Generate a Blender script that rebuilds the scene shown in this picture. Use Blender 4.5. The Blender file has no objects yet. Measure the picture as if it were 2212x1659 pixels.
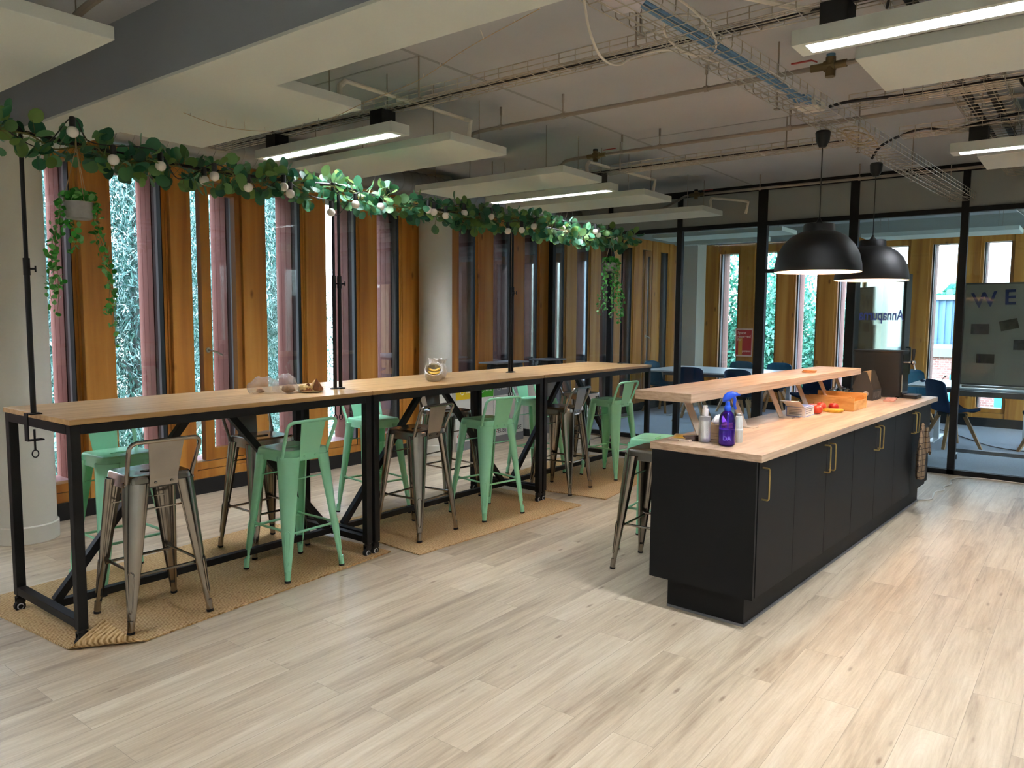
import bpy, math, random
import numpy as np
from mathutils import Vector, Matrix
R = math.radians
random.seed(7)
rng = np.random.default_rng(11)
scene = bpy.context.scene
COL = scene.collection
V3 = Vector

# ------------------------------------------------------------------ mesh builder
class MB:
    def __init__(s):
        s.v = []; s.f = []; s.m = []
    def add(s, vs, fs, mi=0):
        o = len(s.v)
        s.v += [tuple(x) for x in vs]
        s.f += [tuple(i + o for i in f) for f in fs]
        s.m += [mi] * len(fs)
        return s
    def box(s, x0, y0, z0, x1, y1, z1, mi=0):
        if x0 > x1: x0, x1 = x1, x0
        if y0 > y1: y0, y1 = y1, y0
        if z0 > z1: z0, z1 = z1, z0
        vs = [(x0,y0,z0),(x1,y0,z0),(x1,y1,z0),(x0,y1,z0),(x0,y0,z1),(x1,y0,z1),(x1,y1,z1),(x0,y1,z1)]
        return s.add(vs, [(0,3,2,1),(4,5,6,7),(0,1,5,4),(1,2,6,5),(2,3,7,6),(3,0,4,7)], mi)
    def obox(s, M, x0, y0, z0, x1, y1, z1, mi=0):
        b = MB().box(x0,y0,z0,x1,y1,z1)
        return s.add([M @ V3(v) for v in b.v], b.f, mi)
    def merge(s, o, M=None, mi=None):
        vs = [M @ V3(v) for v in o.v] if M is not None else o.v
        n = len(s.v)
        s.v += [tuple(v) for v in vs]
        s.f += [tuple(i + n for i in f) for f in o.f]
        s.m += o.m if mi is None else [mi] * len(o.f)
        return s
    def rings(s, rs, closed=True, cap0=True, cap1=True, mi=0, loop=False):
        n = len(rs[0]); vs = [p for r in rs for p in r]; fs = []
        k = len(rs)
        for i in range(k if loop else k - 1):
            a = i * n; b = ((i + 1) % k) * n
            for j in range(n if closed else n - 1):
                j2 = (j + 1) % n
                fs.append((a + j, a + j2, b + j2, b + j))
        if not loop:
            if cap0: fs.append(tuple(reversed(range(n))))
            if cap1: fs.append(tuple(range((k - 1) * n, k * n)))
        return s.add(vs, fs, mi)
    def tube(s, pts, r, n=8, loop=False, mi=0, caps=True):
        pts = [V3(p) for p in pts]
        k = len(pts); rs = []
        rr = r if isinstance(r, (list, tuple)) else [r] * k
        prev = None
        for i, p in enumerate(pts):
            if loop: t = pts[(i + 1) % k] - pts[i - 1]
            elif i == 0: t = pts[1] - pts[0]
            elif i == k - 1: t = pts[-1] - pts[-2]
            else: t = (pts[i + 1] - p).normalized() + (p - pts[i - 1]).normalized()
            if t.length < 1e-9: t = V3((0, 0, 1))
            t.normalize()
            if prev is None:
                a = V3((0, 0, 1)) if abs(t.z) < .9 else V3((1, 0, 0))
                u = a.cross(t).normalized()
            else:
                u = prev - t * prev.dot(t)
                if u.length < 1e-6: u = t.orthogonal()
                u.normalize()
            prev = u; w = t.cross(u)
            rs.append([p + u * (rr[i] * math.cos(2*math.pi*j/n)) + w * (rr[i] * math.sin(2*math.pi*j/n)) for j in range(n)])
        return s.rings(rs, True, caps, caps, mi, loop)
    def cyl(s, p0, p1, r0, r1=None, n=16, mi=0):
        return s.tube([p0, p1], [r0, r0 if r1 is None else r1], n, mi=mi)
    def lathe(s, prof, n=24, c=(0, 0, 0), mi=0, cap0=True, cap1=True):
        rs = [[(c[0] + r*math.cos(2*math.pi*j/n), c[1] + r*math.sin(2*math.pi*j/n), c[2] + z) for j in range(n)] for r, z in prof]
        return s.rings(rs, True, cap0, cap1, mi)
    def prism(s, poly, z0, z1, f=lambda x, y, z: (x, y, z), mi=0):
        n = len(poly)
        vs = [f(x, y, z0) for x, y in poly] + [f(x, y, z1) for x, y in poly]
        fs = [tuple(reversed(range(n))), tuple(range(n, 2*n))] + [(i, (i+1) % n, n + (i+1) % n, n + i) for i in range(n)]
        return s.add(vs, fs, mi)
    def sphere(s, c, r, n=14, m=9, sc=(1, 1, 1), mi=0):
        prof = [(r*math.sin(math.pi*i/m), -r*math.cos(math.pi*i/m)) for i in range(m + 1)]
        rs = [[(c[0] + max(q, 1e-4)*math.cos(2*math.pi*j/n)*sc[0], c[1] + max(q, 1e-4)*math.sin(2*math.pi*j/n)*sc[1], c[2] + z*sc[2]) for j in range(n)] for q, z in prof]
        return s.rings(rs, True, True, True, mi)
    def mesh(s, name, mats=None, smooth=35):
        me = bpy.data.meshes.new(name)
        me.from_pydata(s.v, [], s.f)
        for m in ([] if mats is None else (mats if isinstance(mats, (list, tuple)) else [mats])):
            me.materials.append(m)
        if any(s.m): me.polygons.foreach_set('material_index', s.m)
        import bmesh
        bm = bmesh.new(); bm.from_mesh(me)
        bmesh.ops.recalc_face_normals(bm, faces=bm.faces)
        bm.to_mesh(me); bm.free()
        if smooth:
            me.polygons.foreach_set('use_smooth', [True] * len(me.polygons))
            me.set_sharp_from_angle(angle=R(smooth))
        me.update()
        return me
    def build(s, name, mats=None, parent=None, bevel=0, smooth=35, loc=None, rz=0, segs=2):
        o = bpy.data.objects.new(name, s.mesh(name, mats, smooth))
        COL.objects.link(o)
        if parent: o.parent = parent
        if loc is not None: o.location = loc
        if rz: o.rotation_euler.z = rz
        if bevel:
            b = o.modifiers.new('bevel', 'BEVEL'); b.width = bevel; b.segments = segs; b.limit_method = 'ANGLE'; b.angle_limit = R(40)
        return o

def quads_mesh(name, P, U, W, mats, parent=None, fold=0.0, shape='diamond', mi=None):
    """many leaves as one mesh: centres P, half axes U and W (n,3)"""
    n = len(P); N = np.cross(U, W)
    N /= (np.linalg.norm(N, axis=1, keepdims=True) + 1e-9)
    L = np.linalg.norm(U, axis=1, keepdims=True)
    if shape == 'diamond':
        pts = [P - U, P + W*.9 + N*L*fold, P + U, P - W*.9 + N*L*fold]
        k = 4
    else:
        pts = []
        for a in range(12):
            t = a*math.pi/6
            pts.append(P + U*math.cos(t) + W*math.sin(t) + N*L*fold*(abs(math.sin(t)) - .3*abs(math.cos(t))))
        k = 12
    vs = np.stack(pts, 1).reshape(-1, 3)
    me = bpy.data.meshes.new(name)
    me.vertices.add(len(vs)); me.vertices.foreach_set('co', vs.astype(np.float32).ravel())
    if k == 4:
        me.loops.add(n*4); me.loops.foreach_set('vertex_index', np.arange(n*4, dtype=np.int32))
        me.polygons.add(n); me.polygons.foreach_set('loop_start', np.arange(0, n*4, 4, dtype=np.int32))
        pm = mi
    else:  # two halves sharing the midrib 0-6
        idx = np.array([0,1,2,3,4,5,6, 0,6,7,8,9,10,11], dtype=np.int32)
        me.loops.add(n*14); me.loops.foreach_set('vertex_index', (np.arange(n)[:, None]*12 + idx[None]).ravel().astype(np.int32))
        me.polygons.add(n*2); me.polygons.foreach_set('loop_start', np.arange(0, n*14, 7, dtype=np.int32))
        pm = None if mi is None else np.repeat(mi, 2)
    for m in (mats if isinstance(mats, (list, tuple)) else [mats]): me.materials.append(m)
    if pm is not None: me.polygons.foreach_set('material_index', pm.astype(np.int32))
    me.update(calc_edges=True); me.validate()
    o = bpy.data.objects.new(name, me); COL.objects.link(o)
    if parent: o.parent = parent
    return o

def tag(o, label=None, cat=None, group=None, kind=None):
    if label: o['label'] = label
    if cat: o['category'] = cat
    if group: o['group'] = group
    if kind: o['kind'] = kind
    return o
def thing(name, label, cat, loc=(0, 0, 0), rz=0, group=None, kind=None):
    o = bpy.data.objects.new(name, None); COL.objects.link(o)
    o.empty_display_size = .1
    o.location = loc; o.rotation_euler.z = rz
    return tag(o, label, cat, group, kind)
def kids(o): return [c for c in bpy.data.objects if c.parent == o]
def dup(root, loc, rz=None, label=None, group=None):
    r = root.copy(); COL.objects.link(r); r.location = loc
    if rz is not None: r.rotation_euler.z = rz
    if label: r['label'] = label
    if group: r['group'] = group
    for ch in kids(root):
        c = ch.copy(); COL.objects.link(c); c.parent = r
        for g in kids(ch):
            d = g.copy(); COL.objects.link(d); d.parent = c
    return r
def arc(c, r, a0, a1, n, f):
    return [f(c[0] + r*math.cos(a0 + (a1-a0)*i/n), c[1] + r*math.sin(a0 + (a1-a0)*i/n)) for i in range(n + 1)]
def round_path(pts, r, n=5):
    """polyline with rounded corners"""
    pts = [V3(p) for p in pts]; out = [pts[0]]
    for i in range(1, len(pts) - 1):
        a, b, c = pts[i-1], pts[i], pts[i+1]
        d0 = (a - b); d1 = (c - b)
        q = min(r, d0.length*.49, d1.length*.49)
        p0 = b + d0.normalized()*q; p1 = b + d1.normalized()*q
        for k in range(n + 1):
            t = k/n
            out.append(p0*(1-t)**2 + b*2*t*(1-t) + p1*t*t)
    out.append(pts[-1]); return out
def spline(pts, n=8):
    pts = [V3(p) for p in pts]; out = []
    for i in range(len(pts) - 1):
        p0 = pts[max(i-1, 0)]; p1 = pts[i]; p2 = pts[i+1]; p3 = pts[min(i+2, len(pts)-1)]
        for k in range(n):
            t = k/n
            out.append(.5*((2*p1) + (p2-p0)*t + (2*p0-5*p1+4*p2-p3)*t*t + (3*p1-p0-3*p2+p3)*t**3))
    out.append(pts[-1]); return out
def rrect(hx, hy, r, n=4):
    P = []
    for cx, cy, a in ((hx-r, hy-r, 0), (-hx+r, hy-r, 90), (-hx+r, -hy+r, 180), (hx-r, -hy+r, 270)):
        P += [(cx + r*math.cos(R(a + 90*i/n)), cy + r*math.sin(R(a + 90*i/n))) for i in range(n + 1)]
    return P

# ------------------------------------------------------------------ materials
def lin(h):
    c = [int(h[i:i+2], 16)/255 for i in (0, 2, 4)]
    return tuple((x/12.92 if x <= .04045 else ((x+.055)/1.055)**2.4) for x in c) + (1,)
def newmat(name):
    m = bpy.data.materials.new(name); m.use_nodes = True
    nt = m.node_tree
    return m, nt, nt.nodes['Principled BSDF']
def N(nt, t, **kw):
    n = nt.nodes.new(t)
    for k, v in kw.items():
        if k in n.inputs.keys() if isinstance(k, str) else False: n.inputs[k].default_value = v
        else: setattr(n, k, v)
    return n
def simple(name, col, rough=.5, metal=0, spec=.5, noise=0, nscale=30, bump=0, coat=0, trans=0, alpha=1, sss=0):
    m, nt, p = newmat(name)
    c = lin(col) if isinstance(col, str) else col
    p.inputs['Base Color'].default_value = c
    p.inputs['Roughness'].default_value = rough
    p.inputs['Metallic'].default_value = metal
    p.inputs['Specular IOR Level'].default_value = spec
    p.inputs['Coat Weight'].default_value = coat
    p.inputs['Transmission Weight'].default_value = trans
    p.inputs['Alpha'].default_value = alpha
    if noise or bump:
        tc = nt.nodes.new('ShaderNodeTexCoord'); nz = nt.nodes.new('ShaderNodeTexNoise')
        nz.inputs['Scale'].default_value = nscale; nz.inputs['Detail'].default_value = 4
        nt.links.new(tc.outputs['Object'], nz.inputs['Vector'])
        if noise:
            mr = nt.nodes.new('ShaderNodeMapRange')
            mr.inputs['From Min'].default_value = .25; mr.inputs['From Max'].default_value = .75
            mr.inputs['To Min'].default_value = 1-noise; mr.inputs['To Max'].default_value = 1+noise
            mx = nt.nodes.new('ShaderNodeVectorMath'); mx.operation = 'SCALE'
            mx.inputs[0].default_value = c[:3]
            nt.links.new(nz.outputs['Fac'], mr.inputs['Value'])
            nt.links.new(mr.outputs['Result'], mx.inputs['Scale'])
            nt.links.new(mx.outputs['Vector'], p.inputs['Base Color'])
        if bump:
            b = nt.nodes.new('ShaderNodeBump'); b.inputs['Strength'].default_value = bump; b.inputs['Distance'].default_value = .01
            nt.links.new(nz.outputs['Fac'], b.inputs['Height']); nt.links.new(b.outputs['Normal'], p.inputs['Normal'])
    return m
def emis(name, col, s):
    m, nt, p = newmat(name)
    c = lin(col)
    p.inputs['Base Color'].default_value = c
    p.inputs['Emission Color'].default_value = c
    p.inputs['Emission Strength'].default_value = s
    return m
def ramp(nt, stops):
    r = nt.nodes.new('ShaderNodeValToRGB'); e = r.color_ramp.elements
    while len(e) < len(stops): e.new(.5)
    for x, (pos, c) in zip(e, stops): x.position = pos; x.color = lin(c) if isinstance(c, str) else c
    return r
def woodmat(name, cols, grain, rough=.5, spec=.4, knots=True, knotcol='5a3210', coord='Object', kscale=(3.2, 3.2, 1.0), bump=.08, contrast=(.3, .7)):
    """grain = mapping scale; small along the fibre"""
    m, nt, p = newmat(name); L = nt.links.new
    tc = nt.nodes.new('ShaderNodeTexCoord'); mp = nt.nodes.new('ShaderNodeMapping')
    mp.inputs['Scale'].default_value = grain
    L(tc.outputs[coord], mp.inputs['Vector'])
    n1 = nt.nodes.new('ShaderNodeTexNoise'); n1.inputs['Scale'].default_value = 1; n1.inputs['Detail'].default_value = 6; n1.inputs['Distortion'].default_value = .4
    L(mp.outputs['Vector'], n1.inputs['Vector'])
    r = ramp(nt, [(contrast[0], cols[0]), (.5, cols[1]), (contrast[1], cols[2])])
    L(n1.outputs['Fac'], r.inputs['Fac'])
    out = r.outputs['Color']
    if knots:
        mk = nt.nodes.new('ShaderNodeMapping'); mk.inputs['Scale'].default_value = kscale
        L(tc.outputs[coord], mk.inputs['Vector'])
        vo = nt.nodes.new('ShaderNodeTexVoronoi'); vo.inputs['Scale'].default_value = 1; vo.inputs['Randomness'].default_value = 1
        L(mk.outputs['Vector'], vo.inputs['Vector'])
        mr = nt.nodes.new('ShaderNodeMapRange'); mr.inputs['From Min'].default_value = .05; mr.inputs['From Max'].default_value = .12
        mr.inputs['To Min'].default_value = .75; mr.inputs['To Max'].default_value = 0
        L(vo.outputs['Distance'], mr.inputs['Value'])
        mx = nt.nodes.new('ShaderNodeMixRGB'); mx.inputs['Color2'].default_value = lin(knotcol)
        L(mr.outputs['Result'], mx.inputs['Fac']); L(out, mx.inputs['Color1']); out = mx.outputs['Color']
    L(out, p.inputs['Base Color'])
    p.inputs['Roughness'].default_value = rough; p.inputs['Specular IOR Level'].default_value = spec
    b = nt.nodes.new('ShaderNodeBump'); b.inputs['Strength'].default_value = bump; b.inputs['Distance'].default_value = .004
    L(n1.outputs['Fac'], b.inputs['Height']); L(b.outputs['Normal'], p.inputs['Normal'])
    return m
def glassmat(name, tint='ffffff', refl=1.0, rough=0.0):
    """thin sheet: what passes straight through plus a mirror reflection that grows at grazing angles"""
    m = bpy.data.materials.new(name); m.use_nodes = True; nt = m.node_tree; nt.nodes.clear()
    out = nt.nodes.new('ShaderNodeOutputMaterial'); mix = nt.nodes.new('ShaderNodeMixShader')
    tr = nt.nodes.new('ShaderNodeBsdfTransparent'); gl = nt.nodes.new('ShaderNodeBsdfGlossy'); fr = nt.nodes.new('ShaderNodeFresnel')
    fr.inputs['IOR'].default_value = 1.45
    tr.inputs['Color'].default_value = lin(tint); gl.inputs['Roughness'].default_value = rough
    mu = nt.nodes.new('ShaderNodeMath'); mu.operation = 'MULTIPLY'; mu.inputs[1].default_value = refl; mu.use_clamp = True
    nt.links.new(fr.outputs[0], mu.inputs[0]); nt.links.new(mu.outputs[0], mix.inputs[0])
    nt.links.new(tr.outputs[0], mix.inputs[1]); nt.links.new(gl.outputs[0], mix.inputs[2]); nt.links.new(mix.outputs[0], out.inputs[0])
    return m
def leafmat(name, cols, trans=.35, rough=.5):
    m, nt, p = newmat(name); L = nt.links.new
    g = nt.nodes.new('ShaderNodeNewGeometry')
    r = ramp(nt, [(i/(len(cols)-1), c) for i, c in enumerate(cols)])
    L(g.outputs['Random Per Island'], r.inputs['Fac'])
    L(r.outputs['Color'], p.inputs['Base Color']); p.inputs['Roughness'].default_value = rough
    p.inputs['Specular IOR Level'].default_value = .35
    t = nt.nodes.new('ShaderNodeBsdfTranslucent'); L(r.outputs['Color'], t.inputs['Color'])
    mx = nt.nodes.new('ShaderNodeMixShader'); mx.inputs[0].default_value = trans
    o = nt.nodes['Material Output']
    L(p.outputs[0], mx.inputs[1]); L(t.outputs[0], mx.inputs[2]); L(mx.outputs[0], o.inputs[0])
    return m

def floor_material():
    m, nt, p = newmat('vinyl_planks'); L = nt.links.new
    tc = nt.nodes.new('ShaderNodeTexCoord')
    br = nt.nodes.new('ShaderNodeTexBrick'); br.offset = .37; br.offset_frequency = 2; br.squash = 1
    for k, v in (('Scale', 1), ('Brick Width', 1.21), ('Row Height', .172), ('Mortar Size', .0012), ('Mortar Smooth', .3), ('Bias', 0)): br.inputs[k].default_value = v
    br.inputs['Color1'].default_value = (0, 0, 0, 1); br.inputs['Color2'].default_value = (1, 1, 1, 1); br.inputs['Mortar'].default_value = (.3, .3, .3, 1)
    L(tc.outputs['Object'], br.inputs['Vector'])
    # shift the grain from plank to plank
    sh = nt.nodes.new('ShaderNodeVectorMath'); sh.operation = 'MULTIPLY_ADD'
    sh.inputs[1].default_value = (7.3, 3.1, 5.7)
    L(br.outputs['Color'], sh.inputs[0]); L(tc.outputs['Object'], sh.inputs[2])
    def tex(sc, det, dist=0):
        mp = nt.nodes.new('ShaderNodeMapping'); mp.inputs['Scale'].default_value = sc
        L(sh.outputs[0], mp.inputs['Vector'])
        n = nt.nodes.new('ShaderNodeTexNoise'); n.inputs['Scale'].default_value = 1; n.inputs['Detail'].default_value = det; n.inputs['Distortion'].default_value = dist
        L(mp.outputs['Vector'], n.inputs['Vector']); return n
    broad = tex((1.1, 11, 1), 5, .8); fine = tex((5, 85, 1), 6, .4); cloud = tex((1.0, 3, 1), 2)
    r = ramp(nt, [(.25, '8c7862'), (.42, 'ae9d84'), (.55, 'c1b197'), (.74, 'd3c6ae')])
    add = nt.nodes.new('ShaderNodeMath'); add.operation = 'MULTIPLY_ADD'; add.inputs[1].default_value = .35
    L(fine.outputs['Fac'], add.inputs[0])
    a2 = nt.nodes.new('ShaderNodeMath'); a2.operation = 'MULTIPLY'; a2.inputs[1].default_value = .65
    L(broad.outputs['Fac'], a2.inputs[0]); L(a2.outputs[0], add.inputs[2])
    a3 = nt.nodes.new('ShaderNodeMath'); a3.operation = 'MULTIPLY_ADD'; a3.inputs[1].default_value = .16; 
    L(br.outputs['Color'], a3.inputs[0])
    sb = nt.nodes.new('ShaderNodeMath'); sb.operation = 'SUBTRACT'; sb.inputs[1].default_value = .07
    L(add.outputs[0], sb.inputs[0]); L(sb.outputs[0], a3.inputs[2])
    L(a3.outputs[0], r.inputs['Fac'])
    # cathedral figure and knots
    mk = nt.nodes.new('ShaderNodeMapping'); mk.inputs['Scale'].default_value = (2.2, 8.5, 1)
    L(sh.outputs[0], mk.inputs['Vector'])
    vo = nt.nodes.new('ShaderNodeTexVoronoi'); vo.inputs['Scale'].default_value = 1
    L(mk.outputs['Vector'], vo.inputs['Vector'])
    kn = nt.nodes.new('ShaderNodeMapRange'); kn.inputs['From Min'].default_value = .035; kn.inputs['From Max'].default_value = .095; kn.inputs['To Min'].default_value = .75; kn.inputs['To Max'].default_value = 0
    L(vo.outputs['Distance'], kn.inputs['Value'])
    mx = nt.nodes.new('ShaderNodeMixRGB'); mx.inputs['Color2'].default_value = lin('7d6650')
    L(kn.outputs['Result'], mx.inputs['Fac']); L(r.outputs['Color'], mx.inputs['Color1'])
    wv = nt.nodes.new('ShaderNodeMath'); wv.operation = 'SINE'
    ws = nt.nodes.new('ShaderNodeMath'); ws.operation = 'MULTIPLY'; ws.inputs[1].default_value = 75
    L(vo.outputs['Distance'], ws.inputs[0]); L(ws.outputs[0], wv.inputs[0])
    wr = nt.nodes.new('ShaderNodeMapRange'); wr.inputs['From Min'].default_value = .5; wr.inputs['From Max'].default_value = 1; wr.inputs['To Min'].default_value = 0; wr.inputs['To Max'].default_value = .07
    L(wv.outputs[0], wr.inputs['Value'])
    m2 = nt.nodes.new('ShaderNodeMixRGB'); m2.inputs['Color2'].default_value = lin('8d7c66')
    L(wr.outputs['Result'], m2.inputs['Fac']); L(mx.outputs['Color'], m2.inputs['Color1'])
    m3 = nt.nodes.new('ShaderNodeMixRGB'); m3.inputs['Color2'].default_value = lin('857866')
    mf = nt.nodes.new('ShaderNodeMath'); mf.operation = 'MULTIPLY'; mf.inputs[1].default_value = .7
    L(br.outputs['Fac'], mf.inputs[0]); L(mf.outputs[0], m3.inputs['Fac']); L(m2.outputs['Color'], m3.inputs['Color1'])
    L(m3.outputs['Color'], p.inputs['Base Color'])
    p.inputs['Roughness'].default_value = .42; p.inputs['Specular IOR Level'].default_value = .4
    b = nt.nodes.new('ShaderNodeBump'); b.inputs['Strength'].default_value = .12; b.inputs['Distance'].default_value = .002
    L(fine.outputs['Fac'], b.inputs['Height']); L(b.outputs['Normal'], p.inputs['Normal'])
    return m
def jute_material():
    m, nt, p = newmat('jute'); L = nt.links.new
    tc = nt.nodes.new('ShaderNodeTexCoord')
    wv = nt.nodes.new('ShaderNodeTexWave'); wv.wave_type = 'BANDS'; wv.bands_direction = 'Y'; wv.inputs['Scale'].default_value = 20; wv.inputs['Distortion'].default_value = 2.2; wv.inputs['Detail'].default_value = 3; wv.inputs['Detail Scale'].default_value = 1.6
    L(tc.outputs['Object'], wv.inputs['Vector'])
    nz = nt.nodes.new('ShaderNodeTexNoise'); nz.inputs['Scale'].default_value = 1; nz.inputs['Detail'].default_value = 4
    mpj = nt.nodes.new('ShaderNodeMapping'); mpj.inputs['Scale'].default_value = (60, 170, 1)
    L(tc.outputs['Object'], mpj.inputs['Vector']); L(mpj.outputs[0], nz.inputs['Vector'])
    mx = nt.nodes.new('ShaderNodeMath'); mx.operation = 'MULTIPLY_ADD'; mx.inputs[1].default_value = .26
    ml = nt.nodes.new('ShaderNodeMath'); ml.operation = 'MULTIPLY'; ml.inputs[1].default_value = .74
    L(wv.outputs['Fac'], mx.inputs[0]); L(nz.outputs['Fac'], ml.inputs[0]); L(ml.outputs[0], mx.inputs[2])
    r = ramp(nt, [(.28, '7a5c36'), (.44, 'b89666'), (.64, 'dcbf92')])
    L(mx.outputs[0], r.inputs['Fac']); L(r.outputs['Color'], p.inputs['Base Color'])
    p.inputs['Roughness'].default_value = .9; p.inputs['Specular IOR Level'].default_value = .1
    b = nt.nodes.new('ShaderNodeBump'); b.inputs['Strength'].default_value = .8; b.inputs['Distance'].default_value = .008
    L(mx.outputs[0], b.inputs['Height']); L(b.outputs['Normal'], p.inputs['Normal'])
    return m
def checked_cloth():
    m, nt, p = newmat('checked_cotton'); L = nt.links.new
    tc = nt.nodes.new('ShaderNodeTexCoord'); sp = nt.nodes.new('ShaderNodeSeparateXYZ'); L(tc.outputs['Object'], sp.inputs[0])
    def stripes(o, per, w):
        a = nt.nodes.new('ShaderNodeMath'); a.operation = 'MULTIPLY'; a.inputs[1].default_value = 1/per; L(o, a.inputs[0])
        f = nt.nodes.new('ShaderNodeMath'); f.operation = 'FRACT'; L(a.outputs[0], f.inputs[0])
        c = nt.nodes.new('ShaderNodeMath'); c.operation = 'LESS_THAN'; c.inputs[1].default_value = w; L(f.outputs[0], c.inputs[0]); return c
    a = stripes(sp.outputs['X'], .035, .16); b = stripes(sp.outputs['Z'], .045, .13)
    s = nt.nodes.new('ShaderNodeMath'); s.operation = 'MAXIMUM'; L(a.outputs[0], s.inputs[0]); L(b.outputs[0], s.inputs[1])
    mx = nt.nodes.new('ShaderNodeMixRGB'); mx.inputs['Color1'].default_value = lin('7a6852'); mx.inputs['Color2'].default_value = lin('362c24')
    L(s.outputs[0], mx.inputs['Fac']); L(mx.outputs[0], p.inputs['Base Color']); p.inputs['Roughness'].default_value = .9
    return m

M = {}
M['floor'] = floor_material()
M['carpet'] = simple('carpet', 'b2b8c2', .95, spec=.1, noise=.12, nscale=60, bump=.4)
M['ceil'] = simple('ceiling_paint', 'b2b5ba', .85, noise=.03, nscale=3)
M['cream'] = simple('cream_paint', 'd2d8d2', .8)
M['wallgrey'] = simple('grey_wall_paint', '909490', .85)
M['panelgrey'] = simple('infill_board', '8b918e', .8)
M['white'] = simple('white_paint', 'e8e6e0', .6)
M['column'] = simple('column_paint', 'cfccc0', .7)
M['timber'] = woodmat('spruce_timber', ('9c5f24', 'b97c33', 'ca9248'), (9, 9, .5), .45, .4, knotcol='6a3a10', kscale=(5, 5, 2.2))
M['timber_dark'] = woodmat('timber_sash', ('844c1a', 'a06624', 'b07832'), (9, 9, .5), .45, .4, False)
M['pink'] = simple('terracotta_cladding', '8a5c50', .75, noise=.06, nscale=8)
M['brown'] = simple('brown_lining', '341a12', .6)
M['spacer'] = simple('grey_spacer', '8b8a88', .6)
M['black'] = simple('black_steel', '0b0b0d', .55, spec=.3)
M['blackmatte'] = simple('black_matt', '0a0a0b', .6)
M['rubber'] = simple('black_rubber', '0d0d0d', .8)
M['skirt'] = simple('dark_skirting', '0e0e12', .5)
M['oak'] = woodmat('oak_laminate', ('a98150', 'bd9764', 'cba877'), (1.4, 26, 26), .38, .45, False)
M['oak_edge'] = simple('oak_edge', 'b98f58', .5)
M['ash'] = woodmat('pale_worktop', ('b2957a', 'c8ab8e', 'd6bda2'), (2.2, 18, 75), .42, .4, False, contrast=(.32, .68))
M['mint'] = simple('mint_lacquer', '9be4bd', .25, spec=.5, coat=.2)
M['gun'] = simple('gunmetal', '9c968e', .2, metal=1, noise=.12, nscale=6)
M['cab'] = simple('black_cabinet', '0e0e10', .6, spec=.22)
M['brass'] = simple('brushed_brass', 'c9b070', .3, metal=1)
M['bracket'] = simple('bracket_paint', 'cdbfac', .5)
M['jute'] = jute_material()
M['glass'] = glassmat('window_glass', 'f2f6f6', .9)
M['pglass'] = glassmat('partition_glass', 'eef4f2', .8)
M['steel'] = simple('galvanised_wire', 'b0aa9c', .4, metal=.9)
M['pipe'] = simple('painted_pipe', '8d857b', .6)
M['pipewhite'] = simple('white_plastic_pipe', 'd9d4c6', .4)
M['duct'] = simple('spiral_duct', '9a9a98', .35, metal=.8)
M['tube_light'] = emis('light_tube', 'f2f6ff', 108)
M['louvre'] = simple('bright_louvre', 'f2f4f8', .25, metal=.7)
M['shade'] = simple('black_shade', '060606', .55, spec=.4)
M['shade_in'] = simple('white_shade_inside', 'f4e6d6', .5)
M['bulbglow'] = emis('warm_bulb', 'ffd2a6', 92)
M['bulbwhite'] = simple('opal_globe', 'e6e0d8', .25)
M['navy'] = simple('navy_velvet', '1f3350', .9, spec=.3, noise=.15, nscale=20)
M['teal'] = simple('teal_velvet', '2f5a72', .9, spec=.3, noise=.15, nscale=20)
M['oakleg'] = woodmat('oak_leg', ('8a6844', 'a37e55', 'b8936a'), (14, 14, 2), .5, .4, False)
M['whitetop'] = simple('white_tabletop', 'dfe6ea', .3)
M['whitesteel'] = simple('white_steel', 'd5d8dc', .4)
M['greysteel'] = simple('grey_steel', '85868a', .4, metal=.5)
M['board'] = simple('whiteboard', 'c4c6c4', .2)
M['inkblue'] = simple('blue_letters', '1f3a86', .5)
M['navyink'] = simple('navy_letters', '22289a', .5)
M['eucalyptus'] = leafmat('eucalyptus', ['1f4a35', '2f6848', '4d8058', '6d8a45', '2b5a48'], .3)
M['ivy'] = leafmat('trailing_leaves', ['1f6a1c', '2f8a2a', '57a04a', '7fae70'], .35)
M['stem'] = simple('brown_stem', '6e6a3a', .8)
M['cement'] = simple('cement_pot', '8d8d8b', .9, noise=.1, nscale=40)
M['twine'] = simple('jute_twine', 'b89d78', .9)
M['cablewhite'] = simple('white_cable', 'd5d0c4', .5)
M['cableblue'] = simple('blue_cable', '5b84a8', .5)
M['cableblack'] = simple('black_cable', '101012', .5)
M['brasspipe'] = simple('old_brass', '75664a', .45, metal=.7)
M['red'] = simple('red_plastic', 'a02822', .5)
# ------------------------------------------------------------------ camera and world
HC = 1.56
def cam():
    F, pi_, ro, ya = 1645.98, .08744844, .00746869, .65810629
    cp, sp = math.cos(pi_), math.sin(pi_)
    f = V3((math.cos(ya)*cp, math.sin(ya)*cp, -sp)); r = V3((math.sin(ya), -math.cos(ya), 0)); u = r.cross(f)
    c, s = math.cos(ro), math.sin(ro)
    r2 = r*c + u*s; u2 = u*c - r*s
    cd = bpy.data.cameras.new('camera'); co = bpy.data.objects.new('camera', cd); COL.objects.link(co)
    cd.sensor_fit = 'HORIZONTAL'; cd.sensor_width = 36; cd.lens = 36*F/2212; cd.clip_start = .05; cd.clip_end = 200
    co.matrix_world = Matrix(((r2.x, u2.x, -f.x, 0), (r2.y, u2.y, -f.y, 0), (r2.z, u2.z, -f.z, HC), (0, 0, 0, 1)))
    scene.camera = co
cam()
w = bpy.data.worlds.new('sky'); scene.world = w; w.use_nodes = True
nt = w.node_tree; bg = nt.nodes['Background']
tc = nt.nodes.new('ShaderNodeTexCoord'); sx = nt.nodes.new('ShaderNodeSeparateXYZ'); nt.links.new(tc.outputs['Generated'], sx.inputs[0])
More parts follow.
